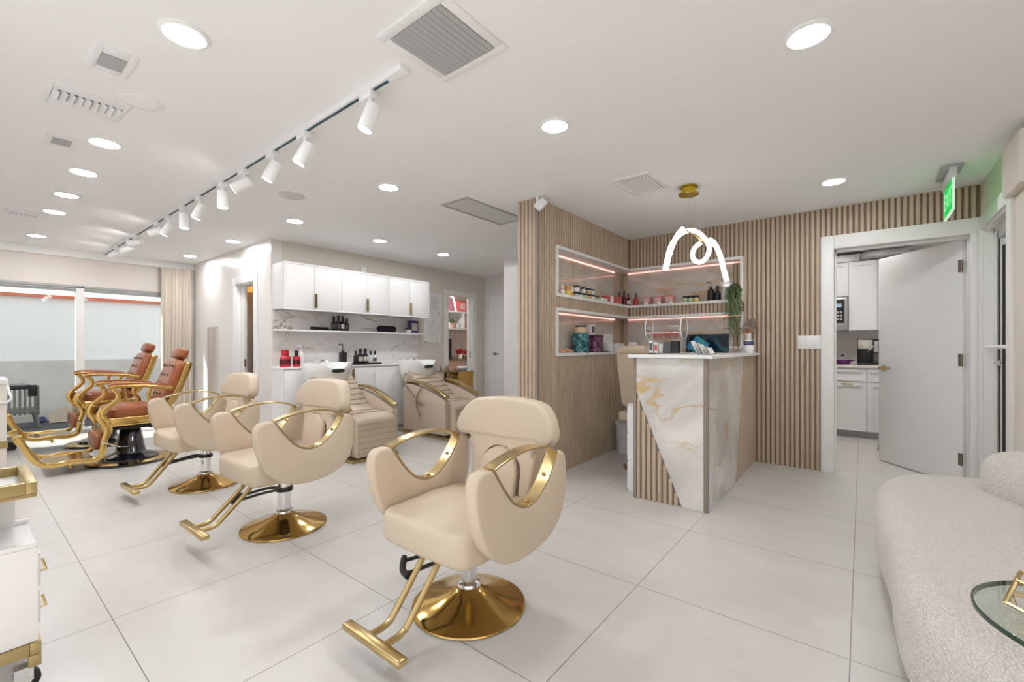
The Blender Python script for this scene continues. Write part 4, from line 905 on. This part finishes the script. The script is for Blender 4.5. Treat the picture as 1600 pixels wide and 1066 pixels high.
for y, h, r, b, c, la in ((3.22, .17, .030, 'black', 'black', 'black bottle leftmost on the black tray'), (3.285, .20, .034, 'black', 'black', 'black bottle with pale label, middle of the black tray'), (3.36, .20, .034, 'black', 'black', 'black bottle with pale label, next to the white bottles'), (3.44, .165, .024, 'white2', 'black', 'white bottle with black cap on the black tray'), (3.51, .165, .024, 'white2', 'black', 'white bottle with dark label at the right end of the tray')):
    bottle('shampoo_bottle', la, 'bottle', (-5.2, y + .045, Z2 + .0125), r, h, b, c, 'bottles on the black wash tray', neck=.5, band='silver' if 'pale' in la else 'dgrey' if 'dark' in la else None)
for z0, z1, y0, y1, la in ((1.64, 1.985, 4.62, 4.93, 'white framed certificate, upper of the two beside the wash cabinets'), (1.215, 1.625, 4.58, 4.90, 'white framed certificate, lower of the two beside the wash cabinets')):
    t = thing('certificate', la, 'certificate', (-5.379, (y0 + y1) / 2, (z0 + z1) / 2), 0, 'framed certificates'); w, h = (y1 - y0) / 2, (z1 - z0) / 2
    obj('frame', M().box(0, .014, -w, w, h - .015, h).box(0, .014, -w, w, -h, -h + .015).box(0, .014, -w, -w + .015, -h, h).box(0, .014, w - .015, w, -h, h), 'white2', t)
    pg = obj('page', M().box(.002, .005, -w + .01, w - .01, -h + .01, h - .01), mat('certificate paper', (.72, .71, .70), .5), t)
    ln = M()
    for k in range(6): ln.box(.005, .0056, -w * (.35 + .08 * (k % 3)), w * (.35 + .08 * (k % 3)), h * (.42 - k * .16), h * (.42 - k * .16) + .006)
    ln.box(.005, .0056, -w * .12, w * .12, h * .52, h * .64); obj('print', ln, 'grey', pg)
    obj('seal', M().cyl((.005, w * .6, -h * .75), (.0058, w * .6, -h * .75), .012), 'dgrey', pg)
# gold cart with small bottles between the right wash chair and the wash room
t = thing('product_cart', 'gold bin cart with dark legs beside the right backwash chair', 'cart', (-4.84, 4.80, 0))
obj('bin', M().box(-.16, .16, -.17, .16, .40, .76).box(-.17, .17, -.18, .17, .755, .772), 'goldd', t, bev=.004); obj('tray', M().box(-.17, .17, -.42, -.19, .772, .786), 'khaki', t)
for x, y in ((-.14, -.4), (.14, -.4), (-.14, .14), (.14, .14)): obj('leg', M().cyl((x, y, 0), (x, y, .78), .012, n=8), 'black', t)
for k in range(5): bottle('sample_bottle', ('gold sample bottle leftmost on the cart', 'gold sample bottle second from left on the cart', 'gold sample bottle in the middle of the cart', 'gold sample bottle fourth from left on the cart', 'gold sample bottle rightmost, next to the white bowl')[k], 'bottle', (-4.84 + .03 * (k % 2), 4.425 + k * .075 if k < 3 else 4.54 + k * .045, .787 if k < 3 else .773), .018, .075, 'khaki', 'goldl', 'sample bottles on the gold cart')
single('bowl', M().lathe([(0, 0), (.05, 0), (.09, .045), (.085, .065), (.075, .062), (.04, .015), (0, .012)], n=32), 'white2', 'white bowl on the gold cart', 'bowl', (-4.83, 4.87, .773))

# tall mirror on the door wall
t = thing('tall_mirror', 'tall narrow mirror leaning on the wall between curtain and pocket door', 'mirror', (-7.215, 2.279, 0))
obj('glass', M().box(-.165, .165, -.014, -.004, .12, 1.41), 'mirror', t); obj('frame', M().box(-.18, -.165, -.02, 0, .105, 1.425).box(.165, .18, -.02, 0, .105, 1.425).box(-.165, .165, -.02, 0, 1.41, 1.425).box(-.165, .165, -.02, 0, .0, .12), 'greyl', t)
# ------------------------------------------------------------------ ceiling: recessed lights
def downlight(x, y, label):
    t = thing('ceiling_light', label, 'recessed light', (x, y, CZ), 0, 'round recessed ceiling lights')
    obj('trim_ring', M().rings([[(r * math.cos(2 * PI * i / 36), r * math.sin(2 * PI * i / 36), z) for i in range(36)] for r, z in ((.088, .0), (.088, -.004), (.075, -.010), (.070, -.009), (.070, -.001))], cap=False), 'white2', t)
    obj('diffuser', M().lathe([(0, -.007), (.070, -.007), (.070, -.002), (0, -.002)], n=36), 'light', t)
for x, la in ((-2.14, 'round recessed light nearest the viewer in the left row, beside the track'), (-3.66, 'second round recessed light in the left row, right of the long vent'), (-4.39, 'third round recessed light in the left row'), (-5.16, 'fourth round recessed light in the left row'), (-5.89, 'fifth round recessed light in the left row'), (-7.30, 'round recessed light at the window end of the left row')):
    downlight(x, .575, la)
for x, y, la in ((-.17, 2.14, 'round recessed light above the boucle sofa, top right of the photo'), (-1.37, 2.12, 'round recessed light between the large vent and the pendant'), (-2.92, 2.12, 'round recessed light left of the ceiling access panel'), (-4.44, 2.11, 'round recessed light just in front of the left end of the white wall cabinet'), (-5.87, 2.06, 'round recessed light near the pocket door wall'), (-7.29, 2.02, 'round recessed light above the curtain corner'), (-4.48, 3.13, 'round recessed light above the left backwash chair'), (-4.46, 4.12, 'round recessed light above the right backwash chair'), (-.17, 4.15, 'round recessed light in front of the kitchen doorway')):
    downlight(x, y, la)
# track with spot heads
TY = 1.25
t = thing('track_rail', 'white ceiling track with a dark slot running towards the window', 'track', (0, TY, CZ))
obj('rail', M().box(-8.0, -1.70, -.0185, .0185, -.026, 0), 'white2', t); obj('slot', M().box(-7.98, -1.72, -.0075, .0075, -.0275, -.0255), 'deco', t); obj('power_feed', M().box(-1.72, -1.60, -.026, .026, -.030, 0), 'white2', t, bev=.003)
hd = [(-1.90, .38), (-2.54, .55), (-2.95, .55), (-3.40, 1.7), (-3.80, .0), (-4.29, .5), (-4.70, .0), (-5.15, .65), (-5.50, 3.), (-6.32, 4.), (-6.69, 2.2), (-7.25, 3.)]
od = ['nearest the viewer', 'second from the near end', 'third from the near end', 'fourth from the near end, tilted almost level', 'fifth from the near end, pointing straight down', 'sixth from the near end', 'seventh from the near end, pointing straight down', 'eighth from the near end', 'ninth from the near end, turned nearly level', 'tenth from the near end', 'second from the window end', 'last one at the window end']
for (x, k), o_ in zip(hd, od):
    t = thing('track_spotlight', 'white cylinder spotlight on the track, ' + o_, 'spotlight', (x, TY, CZ - .026), 0, 'spotlights on the ceiling track')
    obj('adapter', M().box(-.035, .065, -.020, .020, -.034, -.001).cyl((.035, 0, -.060), (.035, 0, -.03), .011, n=10), 'white2', t, bev=.002)
    d = Vector((-.62 * k, -.72 * k, -1.)).normalized(); c = Vector((.035, 0, -.066)); off = Vector((0, 0, 0))
    mid = c + Vector((0, 0, -.045 / max(1, .6 + k * .4)))
    b0, b1 = mid - d * .050, mid + d * .080
    if b0.z > -.026: q = -.026 - b0.z; b0.z += q; b1.z += q
    tube = M().tube([b0, b0 + d * .003, b1], [.031, .036, .036], 24)
    bd = obj('lamp_body', tube, 'white2', t, bev=.002)
    obj('lens', M().cyl(b1 + d * .0002, b1 + d * .0012, .031, n=24), 'spotl', bd)
    obj('bracket', M().strip([c + Vector((.0, 0, .01)), c + Vector((.0, .0, -.02)), mid + Vector((0, 0, .0))], .014, .004, (0, 1, 0)), 'steel', t)
# vents
def vent(label, x0, x1, y0, y1, fx, fy, n, along, ma='grey', tilt=.6, wf=.95):
    cx, cy = (x0 + x1) / 2, (y0 + y1) / 2; t = thing('ceiling_vent', label, 'vent', (cx, cy, CZ), 0, 'ceiling vents'); a, b = (x1 - x0) / 2, (y1 - y0) / 2
    F = M().box(-a, a, -b, -b + fy, -.009, 0).box(-a, a, b - fy, b, -.009, 0).box(-a, -a + fx, -b + fy, b - fy, -.009, 0).box(a - fx, a, -b + fy, b - fy, -.009, 0)
    obj('frame', F, 'white2', t, bev=.002)
    ia, ib = a - fx, b - fy
    obj('backing', M().box(-ia, ia, -ib, ib, -.0015, -.0005), 'dgrey', t)
    for k in range(n):
        s = (k + .5) / n * 2 - 1
        if along == 'y': w = ia / n * wf; q = M().box(-w, w, -ib, ib, -.0012, .0012).xf(RT((s * ia, 0, -.010), (0, -tilt, 0)))
        else: w = ib / n * wf; q = M().box(-ia, ia, -w, w, -.0012, .0012).xf(RT((0, s * ib, -.010), (tilt, 0, 0)))
        obj('louvre', q, ma, t)
vent('large square ceiling vent with grey louvres at the top of the photo', -1.545, -1.165, 1.06, 1.445, .04, .04, 11, 'y', 'grey', tilt=.18, wf=.82)
vent('small square ceiling vent nearest the viewer on the left', -2.70, -2.48, .36, .50, .05, .028, 4, 'y', 'grey', tilt=.18, wf=.78)
vent('long ceiling vent between the two small square vents', -3.27, -2.98, .275, .57, .085, .018, 9, 'x', 'white2', tilt=-.6)
vent('small square ceiling vent below the long one', -3.94, -3.73, .34, .47, .05, .025, 4, 'y', 'grey', tilt=.18, wf=.78)
vent('long ceiling vent near the window', -6.37, -6.11, .295, .505, .07, .018, 7, 'x', 'white2', tilt=-.6)
vent('white slotted ceiling vent left of the pendant light', -1.49, -1.19, 3.09, 3.515, .035, .04, 10, 'y', 'white2', tilt=.35, wf=.66)
t = thing('access_panel', 'rectangular grey ceiling access panel left of the slat partition', 'access panel', (-2.76, 3.08, CZ))
obj('frame', M().box(-.165, .165, -.41, -.385, -.008, 0).box(-.165, .165, .385, .41, -.008, 0).box(-.165, -.14, -.385, .385, -.008, 0).box(.14, .165, -.385, .385, -.008, 0), 'grey', t); obj('panel', M().box(-.138, .138, -.383, .383, -.004, 0), 'greyl', t)
t = thing('ceiling_speaker', 'round grey ceiling speaker between the track and the recessed lights', 'speaker', (-3.73, 1.745, CZ)); obj('grille', M().lathe([(0, -.005), (.098, -.005), (.104, -.001), (.104, 0), (0, 0)], n=40), 'greyl', t)
t = thing('ceiling_cover', 'round white ceiling cover plate beside the long vent', 'cover plate', (-2.90, .59, CZ)); obj('plate', M().lathe([(0, -.003), (.098, -.003), (.104, -.0005), (.104, 0), (0, 0)], n=40), 'white2', t); obj('centre_disc', M().lathe([(0, -.007), (.068, -.007), (.072, -.003), (0, -.003)], n=40), 'ceil', t)
# exit sign
t = thing('exit_sign', 'green lit exit sign hanging from the ceiling above the kitchen doorway', 'exit sign', (.49, 4.43, 0))
obj('canopy', M().box(-.055, .055, -.16, .16, 2.372, 2.40), 'grey', t, bev=.006); obj('housing', M().box(-.022, .022, -.19, .19, 2.295, 2.375), 'greyl', t, bev=.010)
pn = obj('panel', M().box(-.006, .006, -.185, .185, 2.09, 2.298), 'exitg', t); obj('rim', M().box(-.0075, .0075, -.188, .188, 2.082, 2.092).box(-.0075, .0075, -.193, -.185, 2.082, 2.30).box(-.0075, .0075, .185, .193, 2.082, 2.30), 'exitr', t)
text('lettering', 'EXIT', .17, (-.0075, 0, 2.192), (PI / 2, 0, -PI / 2), 'exitl', pn); text('lettering', 'EXIT', .17, (.0075, 0, 2.192), (PI / 2, 0, PI / 2), 'exitl', pn)
# motion sensor on the partition corner
t = thing('motion_sensor', 'white motion sensor tilted on the top corner of the slat partition', 'sensor', (-2.135, 3.045, 2.345))
obj('bracket', M().box(-.012, .012, -.014, .0, -.005, .055).cyl((0, -.007, .02), (.03, -.03, -.005), .008, n=8), 'white2', t); obj('housing', M().box(-.035, .035, -.02, .02, -.05, .05).xf(RT((.048, -.028, -.025), (-.25, .75, .35))), 'white2', t, bev=.008)

# ------------------------------------------------------------------ kitchen seen through the doorway
def shaker(m, x0, x1, y, z0, z1, r=.055):
    m.box(x0, x1, y, y + .010, z0, z1); m.box(x0, x1, y - .018, y, z0, z0 + r).box(x0, x1, y - .018, y, z1 - r, z1).box(x0, x0 + r, y - .018, y, z0 + r, z1 - r).box(x1 - r, x1, y - .018, y, z0 + r, z1 - r); return m
def cab(label, x0, x1, y0, z0, z1, doors, name='kitchen_cabinet', group='white kitchen cabinets', toe=False, hz='top'):
    t = thing(name, label, 'kitchen cabinet', ((x0 + x1) / 2, y0, 0), 0, group); a = (x1 - x0) / 2
    obj('body', M().box(-a, a, 0, 7.618 - y0, z0, z1), 'lac', t)
    if toe: obj('plinth', M().box(-a, a, .05, .3, 0, z0), 'grey', t)
    for nm, dx0, dx1, dz0, dz1, hh in doors:
        d = obj(nm, shaker(M(), dx0, dx1, -.011, dz0, dz1, .05 if dz1 - dz0 > .2 else .035), 'lac', t)
        if hh is not None: obj('handle', M().box((dx0 + dx1) / 2 - .06, (dx0 + dx1) / 2 + .06, -.035, -.020, hh, hh + .012), 'goldl', d)
cab('white shaker base cabinet straight behind the kitchen doorway', -.335, .045, 7.02, .085, .87, [('drawer', -.187, .187, .705, .862, None), ('door', -.187, .187, .09, .695, .665)], toe=True)
cab('white shaker base cabinet partly behind the open door', .047, .45, 7.02, .085, .87, [('drawer', -.198, .198, .705, .862, None), ('door', -.198, .198, .09, .695, .665)], toe=True)
cab('white shaker base cabinet left part, mostly behind the slat wall', -.75, -.337, 7.02, .085, .87, [('drawer', -.20, .20, .705, .862, None), ('door', -.20, .20, .09, .695, .665)], toe=True)
single('kitchen_worktop', M().box(-.76, .46, 6.98, 7.618, .872, .910), 'counterk', 'pale stone worktop on the kitchen base cabinets', 'worktop', bev=.003)
cab('tall white wall cabinet above the coffee machine', -.138, .155, 7.30, 1.35, 2.25, [('door', -.144, .144, 1.355, 2.245, None)])
cab('white wall cabinet partly behind the open kitchen door', .157, .50, 7.30, 1.35, 2.25, [('door', -.169, .169, 1.355, 2.245, None)])
cab('short white wall cabinet above the microwave', -.75, -.140, 7.30, 1.80, 2.25, [('door', -.303, .002, 1.805, 2.245, None), ('door', .004, .303, 1.805, 2.245, None)])
t = thing('microwave', 'stainless microwave with black front under the short wall cabinet', 'microwave', (-.445, 7.22, 1.36))
obj('body', M().box(-.30, .30, 0, .39, 0, .43), 'steel', t, bev=.004); obj('door', M().box(-.29, .12, -.012, 0, .05, .42), 'black', t); pn = obj('control_panel', M().box(.13, .265, -.012, 0, .09, .40), 'black', t)
obj('display', M().box(.16, .235, -.0135, -.012, .30, .345), mat('microwave display', (.35, .5, .62), .3), pn)
for j in range(3):
    for i in range(3): obj('key', M().box(.155 + i * .032, .178 + i * .032, -.0135, -.012, .13 + j * .045, .155 + j * .045), 'grey', pn)
t = thing('coffee_machine', 'black and silver coffee machine on the kitchen worktop', 'coffee machine', (.06, 7.26, .9105))
obj('body', M().box(-.11, .05, -.05, .16, .0, .33).box(.05, .11, .0, .16, 0, .33), 'black', t, bev=.01); obj('top_panel', M().box(-.10, .045, -.056, -.05, .20, .315), 'silver', t, bev=.002); obj('drip_tray', M().box(-.11, .11, -.14, -.05, 0, .03), 'black', t, bev=.004)
obj('frother', M().cyl((.075, -.03, .16), (.075, -.03, .30), .028, n=14).cyl((.055, -.05, .24), (-.0, -.10, .17), .007, n=8), 'chrome', t); obj('milk_tank', M().box(.05, .108, -.12, -.0, .03, .15), 'dgrey', t, bev=.004)
t = thing('pot', 'purple pot with a glass lid on the kitchen worktop', 'pot', (-.20, 7.20, .9105))
obj('body', M().lathe([(0, 0), (.07, 0), (.09, .03), (.094, .06), (.088, .06), (.08, .02), (0, .015)], n=28), 'purple', t); obj('lid', M().lathe([(.093, .061), (.075, .085), (.03, .10), (0, .104)], n=28), 'acry', t); obj('knob', M().lathe([(0, .102), (.012, .104), (.017, .118), (.01, .128), (0, .13)], n=14), 'black', t); obj('handle', M().tube([(-.09, 0, .05), (-.125, -.02, .055), (-.125, .02, .055), (-.09, 0, .05)], .007, 6).tube([(.09, 0, .05), (.125, -.02, .055), (.125, .02, .055), (.09, 0, .05)], .007, 6), 'purple', t)
single('spoon', M().tube(spline([(-.09, 0, .006), (0, .02, .008), (.08, 0, .006)], 4), .005, 6), 'black', 'black utensil lying left of the purple pot', 'utensil', (-.30, 7.10, .9105))
single('duct_pipe', M().tube(spline([(.0, 7.55, 2.33), (.05, 7.42, 2.33), (.22, 7.36, 2.33), (.45, 7.40, 2.33)], 6), .058, 16), 'duct', 'grey flexible duct above the kitchen wall cabinets', 'duct')
single('ceiling_box', M().box(-.40, -.02, 7.40, 7.62, 2.27, 2.37), 'duct', 'rough grey boxed duct above the tall kitchen wall cabinet', 'duct', bev=.004)
t = thing('step_stool', 'slim grey metal stool leg end showing left of the open door', 'stool', (.335, 6.42, 0))
for x, y in ((-.13, -.1), (.13, -.1), (-.10, .1), (.10, .1)): obj('leg', M().cyl((x * .7, y * .8, .60), (x * 1.5, y, 0), .011, n=8), 'steel', t)
obj('seat', M().box(-.13, .13, -.11, .11, .60, .625), 'dgrey', t, bev=.005)
t = thing('kitchen_fill_lamp', 'flat ceiling lamp added out of view to brighten the kitchen', 'ceiling lamp', (-.3, 6.2, CZ)); obj('diffuser', M().lathe([(0, -.03), (.14, -.03), (.15, -.01), (.15, -.001), (0, -.001)], n=32), glow('kitchen fill glow', (1, .98, .95), 48), t)  # added fill lamp, out of view, brightens the kitchen

# ------------------------------------------------------------------ side room seen through the left pocket door
t = thing('abstract_picture', 'tall brown abstract picture in the side room', 'picture', (-7.55, 3.098, 1.25)); obj('canvas', M().box(-.34, .34, -.03, 0, -.36, .36), 'brownw', t)
t = thing('amber_lamp', 'amber lamp near the ceiling of the side room', 'lamp', (-7.56, 2.86, 2.14)); obj('lamp_shade', M().lathe([(.0, -.13), (.16, -.13), (.24, .10), (.10, .13), (.0, .13)], n=28), 'ambl', t); obj('rod', M().cyl((0, 0, .12), (0, 0, .26), .012), 'goldl', t)
t = thing('wall_hook', 'curled gold hook on the wall of the side room', 'hook', (-7.53, 3.09, 1.86)); obj('hook', M().tube([(.09 * (1 - k / 40) * math.cos(k * .22), -.02, .09 * (1 - k / 40) * math.sin(k * .22) - .02) for k in range(30)], .013, 8).tube([(.09, -.02, -.02), (.06, -.02, .14)], .012, 8), 'goldd', t)
# wash room beyond: shelves, pink things, desk with roses
single('wall_cubby', M().box(-7.0, -6.6, 5.6, 7.3, 1.50, 1.53).box(-7.0, -6.6, 5.6, 7.3, 1.85, 1.88).box(-7.0, -6.6, 6.66, 6.72, 1.53, 1.85).box(-7.02, -7.0, 5.6, 7.3, 1.5, 1.88).box(-7.0, -6.6, 5.6, 5.63, 1.53, 1.85), 'lac', 'white open shelf unit in the room beyond the wash stations', 'shelf')
struct('wall_wash_room_panel', M().box(-7.06, -7.02, 4.6, 7.4, 0, CZ), 'pinkwall')
t = thing('neon_arch', 'white glowing arch standing on the white open shelf', 'lamp', (-6.62, 6.30, 1.881)); obj('light_tube', M().tube(spline([(0, -.22, 0), (0, -.20, .22), (0, -.12, .30), (0, .05, .30), (0, .12, .22), (0, .17, .0)], 5), .014), glow('pink white tube', (1., .8, .84), 5.), t)
carton('coral pink box on top of the white open shelf', (-6.75, 6.72, 1.881), .22, .16, .24, 'pinkr', HP, None, 'pinkl'); carton('pale pink box on top of the white open shelf, at its right', (-6.70, 6.92, 1.881), .10, .14, .26, 'pinkl', HP)
carton('plum backdrop box behind the glowing arch', (-6.86, 6.30, 1.881), .62, .12, .30, mat('mauve card', (.40, .20, .24), .6), HP)
t = thing('potted_plant', 'small leafy plant in a brown pot on the white open shelf', 'plant', (-6.72, 6.45, 1.531)); obj('pot', M().lathe([(0, 0), (.05, 0), (.065, .11), (0, .10)], n=20), 'rose', t)
V = M(); rnd = random.Random(8)
for k in range(46):
    a, e, l = rnd.uniform(0, 6.28), rnd.uniform(.1, 1.3), rnd.uniform(.09, .17); d = Vector((math.cos(a) * math.cos(e), math.sin(a) * math.cos(e), math.sin(e))); sd = d.cross(Vector((0, 0, 1))).normalized() * .018; c = Vector((0, 0, .10)); V.add([c, c + d * l * .55 + sd, c + d * l, c + d * l * .55 - sd], [(0, 1, 2, 3)])
obj('foliage', V, 'leaf', t)
for k, y in enumerate((6.28, 6.34, 6.58)): bottle('sample_bottle', ('white bottle left of the shelf plant', 'second white bottle left of the shelf plant', 'white bottle right of the shelf plant')[k], 'bottle', (-6.68, y, 1.531), .025, .12, 'white2', 'white2', 'white bottles beside the shelf plant')
bottle('sample_bottle', 'pink bottle in the right bay of the white open shelf', 'bottle', (-6.68, 6.82, 1.531), .04, .16, 'pinkl', 'rose'); bottle('sample_bottle', 'dark bottle in the right bay of the white open shelf', 'bottle', (-6.70, 6.95, 1.531), .035, .20, 'dgrey', 'white2')
t = thing('desk', 'blush pink desk with dark top beyond the wash stations', 'desk', (-6.65, 6.5, 0)); obj('body', M().box(-.30, .12, -.9, .14, 0, .85), 'blush', t); obj('desk_top', M().box(-.35, .15, -.95, .75, .85, .885), 'khaki', t); obj('glass_end', M().box(-.30, .10, .16, .66, .04, .85), mat('grey blue glass block', (.42, .48, .50), .15), t)
t = thing('desk_screen', 'thin black screen on the blush desk', 'screen', (-6.60, 6.22, .886)); obj('display', M().box(-.012, .012, -.10, .10, .06, .42), 'black', t); obj('stand', M().box(-.07, .07, -.06, .06, 0, .06), 'black', t)
t = thing('rose_bunch', 'red roses in a small vase on the blush desk', 'flowers', (-6.58, 6.56, .886)); obj('vase', M().lathe([(0, 0), (.035, 0), (.045, .08), (.03, .11), (0, .11)], n=16), 'white2', t)
m = M(); rnd = random.Random(2)
for k in range(12): m.ell((rnd.uniform(-.07, .07), rnd.uniform(-.10, .10), .16 + rnd.uniform(-.04, .05)), .036, .036, .03, 10, 6)
obj('petals', m, 'rosered', t)
for k, (y, la) in enumerate(((6.68, 'brown jar beside the red roses'), (6.78, 'second brown jar beside the red roses'))): jar(la, (-6.58, y, .886), .04, .09 + .03 * k, 'khaki', 'rose', 'brown jars on the blush desk')
t = thing('room_fill_lamp', 'unseen ceiling lamp added to light the room beyond the wash stations', 'ceiling lamp', (-6.2, 5.6, CZ)); obj('diffuser', M().lathe([(0, -.03), (.12, -.03), (.13, -.001), (0, -.001)], n=28), glow('wash room fill glow', (1, .95, .92), 60), t)  # unseen lamp put in to light the room beyond the opening
t = thing('room_fill_lamp', 'small unseen ceiling lamp added to light the side room', 'ceiling lamp', (-6.6, 2.75, CZ)); obj('diffuser', M().lathe([(0, -.03), (.08, -.03), (.09, -.001), (0, -.001)], n=28), glow('side room fill glow', (1, .93, .85), 20), t)  # added lamp out of view, lights the side room

# ------------------------------------------------------------------ daylight, camera, view
w = bpy.data.worlds.new('sky'); SC.world = w; w.use_nodes = True
bg = w.node_tree.nodes['Background']; bg.inputs[0].default_value = (.93, .97, 1., 1); bg.inputs[1].default_value = .95
su = bpy.data.lights.new('sun', 'SUN'); su.energy = 5.0; su.angle = math.radians(.8); su.color = (1., .96, .9)
so = bpy.data.objects.new('sun', su); COL.objects.link(so); so.rotation_euler = Vector((.62, .80, -.95)).to_track_quat('-Z', 'Y').to_euler()
cam = bpy.data.cameras.new('camera'); co = bpy.data.objects.new('camera', cam); COL.objects.link(co); SC.camera = co
co.location = (0, 0, 1.14); co.rotation_euler = (PI / 2, 0, math.radians(38.4))
cam.sensor_width = 36; cam.lens = 690 / 1600 * 36; cam.shift_y = 9 / 1600; cam.clip_start = .05
vs = SC.view_settings; SC.display_settings.display_device = 'sRGB'; vs.view_transform = 'Standard'; vs.look = 'None'; vs.gamma = 1; vs.use_curve_mapping = False; vs.exposure = 0.60
cy = SC.cycles; cy.use_denoising = True; cy.max_bounces = 10; cy.diffuse_bounces = 5; cy.glossy_bounces = 4; cy.transparent_max_bounces = 16; cy.sample_clamp_indirect = 8; cy.caustics_reflective = False; cy.caustics_refractive = False
